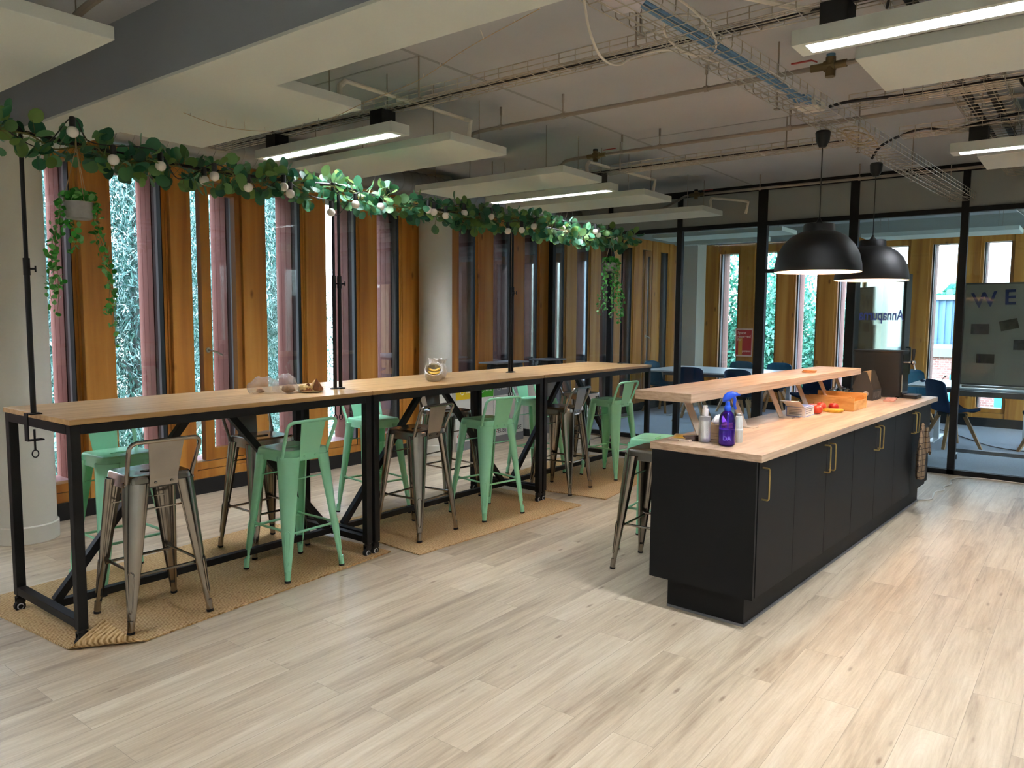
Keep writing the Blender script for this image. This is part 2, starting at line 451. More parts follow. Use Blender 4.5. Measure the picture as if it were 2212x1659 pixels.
rp = ramp(nt, [(0, '8f9a9a'), (.08, 'dfe8f4'), (.5, 'b9d3f5')])
nt.links.new(sx.outputs['Z'], rp.inputs['Fac'])
# sky strength tuned by direction: weaker at the far windows, stronger on left reveals
dv = nt.nodes.new('ShaderNodeVectorMath'); dv.operation = 'DOT_PRODUCT'; dv.inputs[1].default_value = (-.7, .3, 0)
mr = nt.nodes.new('ShaderNodeMapRange'); mr.inputs['From Min'].default_value = -.7; mr.inputs['From Max'].default_value = .5; mr.inputs['To Min'].default_value = .38; mr.inputs['To Max'].default_value = 1.3
sc_ = nt.nodes.new('ShaderNodeVectorMath'); sc_.operation = 'SCALE'
nt.links.new(tc.outputs['Generated'], dv.inputs[0]); nt.links.new(dv.outputs['Value'], mr.inputs['Value']); nt.links.new(mr.outputs['Result'], sc_.inputs['Scale'])
nt.links.new(rp.outputs['Color'], sc_.inputs[0]); nt.links.new(sc_.outputs[0], bg.inputs['Color'])
bg.inputs['Strength'].default_value = 13.0
scene.view_settings.view_transform = 'Standard'
try: scene.view_settings.look = 'None'
except Exception: pass
scene.view_settings.exposure = 1.8; scene.view_settings.gamma = 1; scene.view_settings.use_curve_mapping = False
scene.cycles.use_denoising = True
scene.cycles.max_bounces = 8; scene.cycles.diffuse_bounces = 6; scene.cycles.glossy_bounces = 4
scene.cycles.transmission_bounces = 8; scene.cycles.transparent_max_bounces = 16
scene.cycles.sample_clamp_indirect = 6; scene.cycles.caustics_reflective = False; scene.cycles.caustics_refractive = False

# ------------------------------------------------------------------ room shell
YW, XP, XF, ZC = 6.15, 8.8, 13.1, 3.10
X0, Y0 = -3.2, -4.2
def S(mb, name, mat, parent=None, **k):
    o = mb.build(name, mat, parent, **k)
    if parent is None: tag(o, kind='structure')
    return o
S(MB().box(X0, Y0, -.12, XP, YW + .5, 0), 'floor', M['floor'])
S(MB().box(XP, Y0, -.12, XF + .5, YW + .5, .001), 'floor', M['carpet'])
ceil = MB().box(X0, Y0, ZC, XF + .5, YW + .5, ZC + .25)
S(ceil, 'ceiling', M['ceil'])
jn = MB()
for y in (3.3, .2): jn.box(3.0, y - .012, ZC - .002, XP, y + .012, ZC + .01)
for x, ya, yb in ((3.35, 3.3, 5.9), (6.0, -3, 3.3)): jn.box(x - .008, ya, ZC - .002, x + .008, yb, ZC + .01)
S(jn, 'joint', simple('joint_grey', '9a9b9d', .9), bpy.data.objects['ceiling'], smooth=0)  # ceiling joints as thin strips, slightly darker grey than the ceiling paint
S(MB().box(X0 - .2, Y0, 0, X0, YW + .5, ZC), 'wall_back', M['cream'])
S(MB().box(X0 - .2, Y0 - .2, 0, 9.1, Y0, ZC), 'wall_right', M['cream'])
S(MB().box(9.1, Y0 - .2, 0, XF + .5, Y0, .3).box(9.1, Y0 - .2, 2.75, XF + .5, Y0, ZC).box(12.95, Y0 - .2, .3, XF + .5, Y0, 2.75), 'wall_right', M['cream'])
wr_ = S(MB().box(9.1, Y0 - .11, .3, 12.95, Y0 - .1, 2.75), 'window_0', M['glass'])
fq = MB()
for x in (9.1, 10.04, 11.0, 11.95, 12.89): fq.box(x, Y0 - .14, .3, x + .06, Y0 - .06, 2.75)
S(fq, 'window_frame', M['timber'], wr_)
# downstand beam, grey sides and a pale soffit
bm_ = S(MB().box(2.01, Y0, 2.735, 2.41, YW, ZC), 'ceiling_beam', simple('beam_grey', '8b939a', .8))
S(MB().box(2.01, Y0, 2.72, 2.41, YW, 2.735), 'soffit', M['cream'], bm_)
for i, (cx, cy) in enumerate(((2.05, 5.85), (6.30, 5.97))):
    c = S(MB().lathe([(.187, 0), (.187, 2.72 if i == 0 else ZC)], 40, (cx, cy, 0)), 'column', M['column'])
    S(MB().lathe([(.187, .002), (.2, .002), (.2, .115), (.194, .122), (.187, .122)], 40, (cx, cy, 0), cap0=False, cap1=False), 'base_ring', M['column'], c)
cc = S(MB().box(12.72, 5.72, 0, 13.08, 6.13, ZC), 'column', M['column'])

# ---- timber facades: piers, panes, sills. frame maps (along, outward, z) to the room
trim_n = [0]; win_n = [0]
def dep(a, flip): return .07 if flip else max(.03, min(.13, .12 - .044*(a - 3.3)))
def pier(fr, a, b, flip=False, z1=2.875):
    """one timber pier with its outside cladding; the reveal towards the camera lies at a (or b when flipped)"""
    trim_n[0] += 1
    def P(poly, z0, z1_, mb=None):
        mb = mb or MB()
        if flip: poly = [(a + b - s, d) for s, d in poly]
        return mb.prism(poly, z0, z1_, lambda s, d, z: fr(s, d, z))
    def B(s0, s1, d0, d1, z0, z1_, mb=None): return P([(s0, d0), (s1, d0), (s1, d1), (s0, d1)], z0, z1_, mb)
    st = dep(a, flip)
    o = P([(a + .004, 0), (b - .04, 0), (b - .038, .01), (b - .002, .01), (b, .012), (b, st), (a - .036, st), (a - .036, st*.55), (a - .014, st*.55), (a - .014, st*.4), (a, st*.4), (a, .004)], .13, z1).build('trim_%d' % trim_n[0], M['timber'])
    tag(o, kind='structure')
    B(a - .043, a - .036, st*.55 + .002, st + .012, .2, 2.72).build('seal', M['black'], o)
    B(a - .04, b + .02, st + .012, st + .055, 0, z1).build('spacer', M['spacer'], o)
    B(a - .034, b + .015, st + .055, st + .115, 0, 3.1).build('lining', M['brown'], o)
    mb = MB()
    for d0, d1 in ((.115, .195), (.199, .275), (.279, .36)): B(a - .04, b + .02, st + d0, st + d1, -.4, 3.1, mb)
    B(a - .033, b + .015, st + .115, st + .355, -.4, 3.1, mb)
    mb.build('cladding', M['pink'], o)
    return o
def window(fr, s0, s1, sash=False, flip=False, hs=1):
    win_n[0] += 1
    def B(s0_, s1_, d0, d1, z0, z1_, mb=None):
        mb = mb or MB()
        return mb.prism([(s0_, d0), (s1_, d0), (s1_, d1), (s0_, d1)], z0, z1_, lambda s, d, z: fr(s, d, z))
    st = dep(s1, flip)
    o = B(s0, s1, st + .002, st + .007, .27, 2.71).build('window_%d' % win_n[0], M['glass']); tag(o, kind='structure')
    f = MB(); B(s0, s1, .010, st + .01, .13, .205, f); B(s0, s1, .022, st + .01, .21, .275, f); B(s0, s1, .010, st + .02, 2.705, 2.87, f)
    f.build('window_frame', M['timber'], o)
    mb = MB(); B(s0, s1, st + .012, st + .36, -.4, .255, mb); B(s0, s1, st + .022, st + .36, 2.72, 3.1, mb)
    mb.build('cladding', M['pink'], o)
    if sash:
        a = s0 + .09; b = s1 - .012
        f = MB()
        for u0, u1, z0, z1_ in ((a, a + .085, .285, 2.69), (b - .05, b, .285, 2.69), (a + .085, b - .05, .285, .385), (a + .085, b - .05, 2.6, 2.69)): B(u0, u1, st*.2, st - .003, z0, z1_, f)
        sh = f.build('sash', M['timber_dark'], o)
        hd = MB()
        p = lambda s, d, z: V3(fr(s, d, z))
        hd.tube([p(a + .042, st*.2, 1.255), p(a + .042, st*.2 - .012, 1.255)], .022, 12)
        hd.tube(round_path([p(a + .042, st*.2, 1.255), p(a + .042, -.035, 1.255), p(a + .042 + .05*hs, -.04, 1.235), p(a + .042 + .1*hs, -.04, 1.21)], .02), .009, 8)
        hd.build('window_handle', M['steel'], sh)
    return o
frL = lambda s, d, z: (s, YW + d, z)
PL = [(.57, .82), (1.25, 1.49), (1.93, 2.17), (2.61, 2.846), (3.317, 3.505), (3.987, 4.235), (4.674, 4.925), (5.356, 5.602), (5.962, 6.91), (7.258, 7.567), (7.945, 8.226), (8.56, 8.885), (9.218, 9.513), (9.872, 10.181), (10.546, 10.83), (11.21, 11.52), (11.86, 12.18), (12.5, 12.80)]
for a, b in PL: pier(frL, a, b)
for i in range(len(PL) - 1):
    window(frL, PL[i][1], PL[i+1][0], sash=i in (4, 15), hs=1)
S(MB().box(X0, YW + .02, 0, .57, YW + .5, ZC), 'wall_left', M['wallgrey'])
S(MB().box(.57, YW, 2.87, XF, YW + .5, ZC), 'wall_left', M['wallgrey'])
S(MB().box(.57, YW + .012, 0, XF, YW + .16, .128), 'wall_left', M['timber_dark'])
S(MB().box(X0, YW - .014, 0, XF - .015, YW + .012, .132), 'baseboard_left', M['skirt'])
frF = lambda s, d, z: (XF + d, s, z)
PF = [(5.62 - .672*k - .15, 5.62 - .672*k + .15) for k in range(14)][::-1]
for a, b in PF: pier(frF, a, b, flip=True)
for i in range(len(PF) - 1): window(frF, PF[i][1], PF[i+1][0], flip=True)
window(frF, PF[-1][1], 6.0, flip=True)
S(MB().box(XF, Y0, 0, XF + .5, PF[0][0], ZC), 'wall_far', M['wallgrey'])
S(MB().box(XF, 6.0, 0, XF + .5, YW + .5, ZC), 'wall_far', M['timber'])
S(MB().box(XF, PF[0][0], 2.87, XF + .5, 6.0, ZC), 'wall_far', M['wallgrey'])
S(MB().box(XF + .012, PF[0][0], 0, XF + .16, 6.0, .128), 'wall_far', M['timber_dark'])
S(MB().box(XF - .014, Y0, 0, XF + .012, YW, .132), 'baseboard_far', M['skirt'])

# ---- glazed partition to the meeting room
pt = thing('wall_partition', None, None, (0, 0, 0), kind='structure')
posts = [6.12, 5.17, 4.19, 3.165, 2.175, 1.145, .1, -.95, -2.0, -3.05, Y0 + .03]
ZR, ZT = 2.65, 3.06
for i, y in enumerate(posts):
    hw = .055 if i == 3 else (.045 if i in (0, 4) else .033)
    S(MB().box(XP - .035, y - hw, 0, XP + .035, y + hw, ZC - .002), 'post', M['black'], pt)
S(MB().box(XP - .035, Y0, 0, XP + .035, 2.175, .05), 'bottom_track', M['black'], pt)
S(MB().box(XP - .035, 3.165, 0, XP + .035, 6.12, .05), 'bottom_track', M['black'], pt)
S(MB().box(XP - .034, Y0, ZR - .025, XP + .034, YW - .02, ZR + .025), 'rail', M['black'], pt)
S(MB().box(XP - .036, Y0, ZT - .035, XP + .036, YW - .02, ZC - .001), 'top_rail', M['black'], pt)
S(MB().box(XP - .034, 2.175, 2.09, XP + .034, 3.165, 2.13), 'transom', M['black'], pt)
for i in range(len(posts) - 1):
    a, b = posts[i+1], posts[i]
    S(MB().box(XP - .02, a + .03, ZR + .025, XP + .02, b - .03, ZT - .02), 'infill_panel', M['panelgrey'], pt)
    z0 = 2.13 if i == 3 else .05
    S(MB().box(XP - .005, a + .03, z0, XP + .005, b - .03, ZR - .025), 'pane', M['pglass'], pt)
# the door leaf stands open into the meeting room
dl = thing('door_1', None, None, (XP + .05, 2.17, 0), R(-26), kind='structure')
fr_ = MB()
for x0, x1, z0, z1 in ((0, .085, .01, 2.08), (.84, .93, .01, 2.08), (.085, .84, .01, .1), (.085, .84, 1.99, 2.08)): fr_.box(x0, -.02, z0, x1, .02, z1)
S(fr_, 'door_frame', M['black'], dl)
S(MB().box(.085, -.004, .1, .84, .004, 1.99), 'pane', M['pglass'], dl)
hm = MB().tube(round_path([(.885, -.02, .95), (.885, -.07, .95), (.885, -.07, 1.25), (.885, -.02, 1.25)], .02), .011, 8)
S(hm, 'pull_handle', M['black'], dl)
def text(name, s, size, mat, parent, M4, extrude=.0006, align='CENTER', bold=False):
    c = bpy.data.curves.new(name, 'FONT'); c.body = s; c.size = size; c.extrude = extrude; c.align_x = align; c.align_y = 'CENTER'
    if bold: c.offset = size*.018
    c.materials.append(mat)
    tmp = bpy.data.objects.new(name, c); COL.objects.link(tmp)
    me = bpy.data.meshes.new_from_object(tmp.evaluated_get(bpy.context.evaluated_depsgraph_get()))
    bpy.data.objects.remove(tmp)
    o = bpy.data.objects.new(name, me); COL.objects.link(o); o.parent = parent
    o.matrix_local = M4
    return o
def frame4(x, y, o):
    """matrix whose X axis is x, Y axis is y"""
    x = V3(x).normalized(); y = V3(y).normalized(); z = x.cross(y)
    return Matrix(((x.x, y.x, z.x, o[0]), (x.y, y.y, z.y, o[1]), (x.z, y.z, z.z, o[2]), (0, 0, 0, 1)))
text('lettering', 'Annapurna', .165, M['navyink'], dl, frame4((-1, 0, 0), (0, 0, 1), (.46, -.006, 1.61)), bold=True)
# reserved notice taped to the glass
nt_ = thing('paper_sign', 'red reserved notice with a yellow stripe taped to the meeting room glass', 'sign', (XP - .006, 3.345, 1.283))
MB().box(-.0015, -.105, -.165, -.0005, .105, .165).build('sleeve', simple('clear_sleeve', 'd8cfd0', .3), nt_)
MB().box(-.0028, -.092, -.146, -.0017, .092, .146).build('sheet', simple('red_sheet', 'a8323c', .6), nt_)
MB().box(-.0034, .018, -.146, -.0029, .066, .052).build('stripe', simple('yellow_stripe', 'c9a04a', .6), nt_)
wt = simple('white_print', 'e6dada', .6)
for s_, sz, y, z in (('Space', .045, .078, .112), ('reserved', .045, .078, .07), ('for', .042, .078, .032), ('person', .036, .015, -.1)):
    text('lettering', s_, sz, wt, nt_, frame4((0, -1, 0), (0, 0, 1), (-.0036, y, z)), .0002, 'LEFT', True)

# ------------------------------------------------------------------ outside
gr = MB().box(-40, 6.7, -5.2, 80, 60, -5).box(13.7, -60, -5.2, 80, 6.7, -5)
tag(gr.build('ground', simple('lawn', '4c5f42', 1, noise=.2, nscale=1)), kind='structure')
M['willow'] = leafmat('willow_leaves', ['1c3a30', '34594c', '557a6e', '86a49b', 'c2d2cc'], .4, .35)
M['maple'] = leafmat('maple_leaves', ['234e40', '326c58', '4a8268', '6a9c86'], .45, .5)
M['bark'] = simple('bark', '4a4a44', .9)
def tree(name, label, x, y, zc, rx, ry, rz, n, mat, ll, lw, group, droop=.5, zb=-5):
    t = thing(name, label, 'tree', (x, y, zb), group=group)
    tr = MB().tube(spline([(0, 0, 0), (.15, .1, (zc-zb)*.35), (-.1, .05, (zc-zb)*.7), (.1, 0, zc-zb + rz*.4)]), [.3 - .22*i/24 for i in range(25)], 8)
    for k in range(9):
        a = rng.uniform(0, 6.28); h = (zc-zb)*rng.uniform(.45, .95)
        tr.tube(spline([(0, 0, h), (rx*.4*math.cos(a), ry*.4*math.sin(a), h + .7), (rx*.8*math.cos(a), ry*.8*math.sin(a), h + 1.2*rng.uniform(.2, 1.2))], 4), [.07, .06, .055, .05, .04, .035, .03, .025, .015], 6)
    tr.build('trunk', M['bark'], t)
    d = rng.normal(size=(n, 3)); d /= np.linalg.norm(d, axis=1, keepdims=True)
    rad = rng.uniform(.25, 1, n)**.5
    # lumps, so that the crown has holes
    c = rng.normal(size=(60, 3)); c /= np.linalg.norm(c, axis=1, keepdims=True); c *= rng.uniform(.3, 1, (60, 1))
    which = rng.integers(0, 60, n)
    P = c[which]*.85 + d*rad[:, None]*.3
    P = P*np.array([rx, ry, rz]) + np.array([0, 0, zc - zb])
    ax = rng.normal(size=(n, 3)); ax[:, 2] -= droop*2; ax /= np.linalg.norm(ax, axis=1, keepdims=True)
    wv = np.cross(ax, rng.normal(size=(n, 3))); wv /= np.linalg.norm(wv, axis=1, keepdims=True)
    s = rng.uniform(.6, 1.25, (n, 1))
    quads_mesh('foliage', P, ax*ll*s, wv*lw*s, mat, t, .15)
    return t
g1 = 'trees outside the long window wall'
for i, (x, y, lab) in enumerate(((3.1, 9.9, 'pale willow outside the first windows beside the left column'), (5.3, 10.6, 'pale willow outside the window with a metal handle'), (8.6, 12.6, 'pale willow seen in the narrow gaps left of the round column'))):
    tree('willow', lab, x, y, 2.2, 1.7, 1.2, 6.0, 48000, M['willow'], .066, .011, g1, .6)
for i, (x, y, lab) in enumerate(((4.4, 14.6, 'dense willow standing behind the first two willows'), (10.4, 16.5, 'dense willow standing behind the third willow'))):
    tree('willow', lab, x, y, 2.4, 2.6, 2.0, 7.6, 26000, M['willow'], .13, .025, g1, .4)
g2 = 'trees outside the meeting room'
for x, y, zc, rx, rz, lab in ((20.5, 9.6, .3, 1.9, 4.6, 'leafy tree outside the meeting room window next to the corner column'), (21.5, 7.4, -.4, 1.8, 4.2, 'leafy tree outside the meeting room behind the red notice'), (22.5, 5.7, -1.0, 1.3, 3.4, 'leafy tree outside the meeting room right of the red notice')):
    tree('maple_tree', lab, x, y, zc, rx, rx, rz, 46000, M['maple'], .062, .045, g2, .2)
for x, y, lab in ((44, 5.6, 'small round tree on the skyline above the blue grey shed'), (46, 3.6, 'small round tree on the skyline left of the brick tower')):
    tree('skyline_tree', lab, x, y, 1.2, 2.2, 2, 2.4, 3000, M['maple'], .3, .2, 'trees on the skyline', .2)
def brickmat():
    m, nt, p = newmat('red_brick'); b = nt.nodes.new('ShaderNodeTexBrick'); tc = nt.nodes.new('ShaderNodeTexCoord'); mp = nt.nodes.new('ShaderNodeMapping')
    mp.inputs['Rotation'].default_value = (R(90), 0, R(90))
    b.inputs['Color1'].default_value = lin('74463c'); b.inputs['Color2'].default_value = lin('8a5a50'); b.inputs['Mortar'].default_value = lin('948a86')
    b.inputs['Scale'].default_value = 3.2; b.inputs['Row Height'].default_value = .25
    sp = nt.nodes.new('ShaderNodeSeparateXYZ'); cb = nt.nodes.new('ShaderNodeCombineXYZ'); ad = nt.nodes.new('ShaderNodeMath')
    nt.links.new(tc.outputs['Object'], sp.inputs[0]); nt.links.new(sp.outputs['X'], ad.inputs[0]); nt.links.new(sp.outputs['Y'], ad.inputs[1])
    nt.links.new(ad.outputs[0], cb.inputs['X']); nt.links.new(sp.outputs['Z'], cb.inputs['Y'])
    nt.links.new(cb.outputs[0], b.inputs['Vector']); nt.links.new(b.outputs['Color'], p.inputs['Base Color']); p.inputs['Roughness'].default_value = .9
    return m
M['brick'] = brickmat()
M['shed'] = simple('blue_grey_cladding', '3c566a', .6); M['teal_door'] = simple('teal_shutter', '2c7c90', .6)
b1 = thing('brick_building', 'brick terrace with teal shutters across the yard behind the meeting room', 'building', (30, 3.5, -5))
MB().box(0, -4.5, 0, 5, 5.6, 5.3).build('wall', M['brick'], b1)
MB().box(-.15, -4.7, 5.3, 5.2, 5.8, 5.6).build('eaves', simple('grey_eaves', '5e646c', .6), b1)
for k in range(7):
    q = MB().box(-.05, -4 + 1.35*k, 1.2, .1, -3.45 + 1.35*k, 4.7).build('shutter', M['teal_door'], b1)
b4 = thing('sky_blocker', 'unseen brick block added to keep sky light off the left reveals', 'building', (-9, 9.0, -5))  # out of view, added to block sky light on the left window reveals
MB().box(0, 0, 0, 9.6, 14, 14).build('wall', M['brick'], b4)
MB().box(-.2, -.2, 14, 9.8, 14.2, 14.3).build('parapet', M['whitesteel'], b4)
b2 = thing('storage_shed', 'blue grey corrugated shed beyond the brick terrace', 'shed', (36, 3.2, -5))
mb = MB().box(0, -3, 0, 6, 3, 7.4)
for k in range(24): mb.box(-.06, -3 + .25*k, 0, 0, -2.9 + .25*k, 7.4)
mb.build('wall', M['shed'], b2)
MB().box(-.2, -3.2, 7.4, 6.2, 3.2, 7.6).build('roof', simple('grey_roof', '60676f', .6), b2)
b3 = thing('brick_tower', 'tall white and brick tower at the right end of the yard', 'building', (26, -.4, -5))
MB().box(0, -4, 0, 5, 2.4, 11).build('wall', simple('white_render', '9a9ea6', .8), b3)
MB().box(-.06, .95, 0, .2, 1.25, 11).build('brick_strip', M['brick'], b3)
MB().box(-.06, -.6, 0, .2, .75, 8.3).build('brick_bay', simple('pink_brick', 'b07068', .9), b3)
# ------------------------------------------------------------------ rugs
def rug(name, label, c, hx, hy, rz, fold=None, curl=0):
    """woven rug, a gentle wave in it, one corner optionally turned over"""
    nx, ny = 60, 36
    def P(i, j, top):
        x = -hx + 2*hx*i/nx; y = -hy + 2*hy*j/ny
        # rounded corners
        z = .009 if top else .0015
        wob = .0016*(math.sin(x*5 + y*3) + math.sin(y*7 - x*2)) if top else 0
        z += max(0, wob)
        if curl:
            d = max(0, 1 - math.hypot(x - hx*.55, y + hy)/.3); z += curl*d*d
        if fold:
            fx, fy, nx_, ny_ = fold      # crease line through (fx,fy), normal pointing to the corner
            s = (x - fx)*nx_ + (y - fy)*ny_
            if s > 0:
                rad = .030; th = min(s/rad, 2.5); rest = max(0, s - rad*2.5)
                ex = rad*math.sin(th) + rest*math.cos(2.5)
                zz = rad*(1 - math.cos(th)) + rest*math.sin(2.5)
                th_ = .009 if top else .0015
                x += nx_*(ex - s) - nx_*math.sin(th)*th_; y += ny_*(ex - s) - ny_*math.sin(th)*th_
                z = zz + math.cos(th)*th_ + .004
        return (x, y, z)
    mb = MB()
    vs = [P(i, j, True) for i in range(nx + 1) for j in range(ny + 1)] + [P(i, j, False) for i in range(nx + 1) for j in range(ny + 1)]
    n = (nx + 1)*(ny + 1); I = lambda i, j: i*(ny + 1) + j
    fs = []
    for i in range(nx):
        for j in range(ny):
            fs.append((I(i, j), I(i+1, j), I(i+1, j+1), I(i, j+1)))
            fs.append((n + I(i, j+1), n + I(i+1, j+1), n + I(i+1, j), n + I(i, j)))
    for i in range(nx):
        fs += [(I(i+1, 0), I(i, 0), n + I(i, 0), n + I(i+1, 0)), (I(i, ny), I(i+1, ny), n + I(i+1, ny), n + I(i, ny))]
    for j in range(ny):
        fs += [(I(0, j), I(0, j+1), n + I(0, j+1), n + I(0, j)), (I(nx, j+1), I(nx, j), n + I(nx, j), n + I(nx, j+1))]
    mb.add(vs, fs)
    o = mb.build(name, M['jute'], loc=(c[0], c[1], 0), rz=rz, smooth=60)
    return tag(o, label, 'rug', 'jute rugs under the bar tables')
a = R(7)
rug('jute_rug', 'woven jute rug with a turned up corner under the nearest bar table', (2.40, 4.19), .98, .61, R(4), (-.745, -.59, -.645, -.767))
rug('jute_rug', 'woven jute rug lying flat under the middle bar table', (4.42, 3.93), .90, .53, R(-3.5))
rug('jute_rug', 'woven jute rug under the bar table nearest the glass partition', (6.45, 4.02), .93, .62, R(6.5), curl=.02)

# ------------------------------------------------------------------ bar stools
def stool_parts(root, mat, back=True):
    # seat pan: rounded square with a rolled skirt and a slot
    rs = []
    for h, r, z in ((.145, .035, .757), (.150, .036, .754), (.153, .037, .747), (.155, .037, .735), (.158, .038, .700), (.160, .038, .692), (.157, .036, .692), (.150, .034, .735), (.140, .033, .748)):
        rs.append([(x, y, z) for x, y in rrect(h, h, r, 5)])
    mb = MB().rings(list(reversed(rs)), cap0=False, cap1=False)
    # dished top
    n = len(rs[0]); top = []
    for k, (s, z) in enumerate(((1, .757), (.86, .7565), (.6, .753), (.25, .751))):
        top.append([(x*s, y*s, z) for x, y in rrect(.145, .145, .035, 5)])
    mb.rings(top, cap0=False, cap1=True)
    mb.tube([(.045*math.cos(t)*1.0, .012*math.sin(t), .7535) for t in [i*math.pi/8 for i in range(16)]], .0025, 6, loop=True)
    mb.build('seat', mat, root, smooth=50)
    # legs
    for sx, sy in ((1, 1), (-1, 1), (-1, -1), (1, -1)):
        mb = MB(); rs = []
        d = V3((sx, sy, 0)).normalized(); t = V3((-sy, sx, 0)).normalized()
        for k in range(9):
            q = k/8; z = .72 - (.72 - .035)*q
            c = V3((sx*(.121 + .077*q), sy*(.121 + .077*q), z))
            w = .050*(1 - q)**.9 + .0175; rr = w*.62
            ring = []
            for i in range(9):
                aa = -1.9 + 3.8*i/8
                ring.append(c + d*(math.cos(aa)*rr) + t*(math.sin(aa)*w))
            for i in range(8, -1, -1):
                aa = -1.9 + 3.8*i/8
                ring.append(c + d*(math.cos(aa)*rr - .0045 - .001) + t*(math.sin(aa)*(w - .005)))
            rs.append(ring)
        mb.rings(rs)
        # pressed slot on the lower front of the leg
        def fp(z, off):
            q = (.70 - z)/(.70 - .035); w = .052*(1 - q)**.9 + .0175
            return V3((sx*(.121 + .077*q), sy*(.121 + .077*q), z)) + d*(w*.62 + .0005) + t*(off*w*.42)
        sl = [fp(.30, 0)] + [fp(z, .9) for z in (.285, .24, .18, .12)] + [fp(.10, 0)] + [fp(z, -.9) for z in (.12, .18, .24, .285)]
        sl = spline(sl + sl[:1], 4)[:-1]
        mb.tube(sl, .003, 6, loop=True)
        c0 = V3((sx*.198, sy*.198, .035)); c1 = V3((sx*.202, sy*.202, .008))
        mb.cyl(c0 + V3((0, 0, .03)), c1, .0165, .0165, 12)
        lg = mb.build('leg', mat, root, smooth=50)
        MB().cyl((sx*.2015, sy*.2015, .012), (sx*.2025, sy*.2025, 0), .0175, .0175, 12).build('rubber_foot', M['rubber'], lg)
    at = lambda z: .121 + .077*(.70 - z)/.665
    for k, (ax, s, z) in enumerate((('x', 1, .27), ('x', -1, .27), ('y', 1, .285), ('y', -1, .285))):
        q = at(z) - .005
        p0, p1 = ((-q, s*q, z), (q, s*q, z)) if ax == 'x' else ((s*q, -q, z), (s*q, q, z))
        P0, P1 = V3(p0), V3(p1); dd = P1 - P0
        mb = MB().tube([P0, P0 + dd*.05, P0 + dd*.09, P1 - dd*.09, P1 - dd*.05, P1], [.012, .010, .0075, .0075, .010, .012], 10)
        mb.build('footrest', mat, root)
    for s in (1, -1):
        q = at(.585)
        MB().box(-q, s*q - .006, .580, q, s*q + .006, .586).build('brace', mat, root)
    if back:
        pth = round_path([(-.163, -.115, .700), (-.163, -.125, .745), (-.180, -.205, .932), (.180, -.205, .932), (.163, -.125, .745), (.163, -.115, .700)], .05, 6)
        mb = MB().tube(pth, .0105, 10)
        for s in (1, -1): mb.cyl((s*.158, -.112, .712), (s*.176, -.112, .712), .011, .011, 12)
        mb.build('back_frame', mat, root)
        prof = [(-.1575, .698), (-.160, .735), (-.205, .932)]
        mb = MB()
        rs = []
        for (y, z), hw in zip(prof, (.073, .070, .089)):
            rs.append([(-hw, y, z), (hw, y, z), (hw, y - .004, z + .001), (-hw, y - .004, z + .001)])
        mb.rings(rs)
        for s in (-1, 1): mb.sphere((s*.04, -.166, .718), .007, 10, 6, (1, .6, 1))
        mb.build('back_plate', mat, root, smooth=0)
mint = thing('bar_stool', 'x', 'bar stool', (0, 0, 0)); stool_parts(mint, M['mint'])
gun = thing('bar_stool', 'x', 'bar stool', (0, 0, 0)); stool_parts(gun, M['gun'])
mintb = thing('backless_stool', 'x', 'bar stool', (0, 0, 0)); stool_parts(mintb, M['mint'], False)
gunb = thing('backless_stool', 'x', 'bar stool', (0, 0, 0)); stool_parts(gunb, M['gun'], False)
used = set()
def put(proto, x, y, deg, label, z=.011, group='metal bar stools at the long tables'):
    if proto.name not in used:
        used.add(proto.name); o = proto
        o.location = (x, y, z); o.rotation_euler.z = R(deg); o['label'] = label; o['group'] = group
    else: o = dup(proto, (x, y, z), R(deg), label, group)
    return o
put(gun, 1.918, 3.838, -3, 'gunmetal stool with its foot in the folded rug corner')
put(mint, 2.818, 3.868, 1, 'mint green stool on the camera side of the nearest table')
put(gun, 3.865, 3.852, 4, 'gunmetal stool on the camera side right after the first table joint')
put(mint, 4.588, 3.792, -9, 'mint green stool on the camera side of the middle table')
put(gun, 5.672, 3.818, 6, 'gunmetal stool on the camera side just right of the second table joint')
put(mint, 6.510, 3.795, -3, 'mint green stool at the end of the tables nearest the glass partition')
put(mint, 2.06, 4.47, 180, 'mint green stool behind the near end of the tables, facing the camera')
put(gun, 2.958, 4.388, 179, 'gunmetal stool facing the camera behind the nearest table')
put(mint, 4.03, 4.49, 172, 'mint green stool on the window side behind the first table joint')
put(gun, 4.81, 4.42, 176, 'gunmetal stool facing the camera behind the middle table, near the yellow box', z=.011)
put(mint, 6.08, 4.39, 177, 'mint green stool on the window side behind the second table joint')
put(gun, 6.88, 4.39, 178, 'gunmetal stool facing the camera behind the far end of the tables')
put(gunb, 4.275, 2.145, 3, 'gunmetal backless stool behind the near end of the black island', .0, 'stools behind the kitchen island')
put(mintb, 4.66, 2.345, 8, 'mint green backless stool half hidden behind the island corner', .0, 'stools behind the kitchen island')

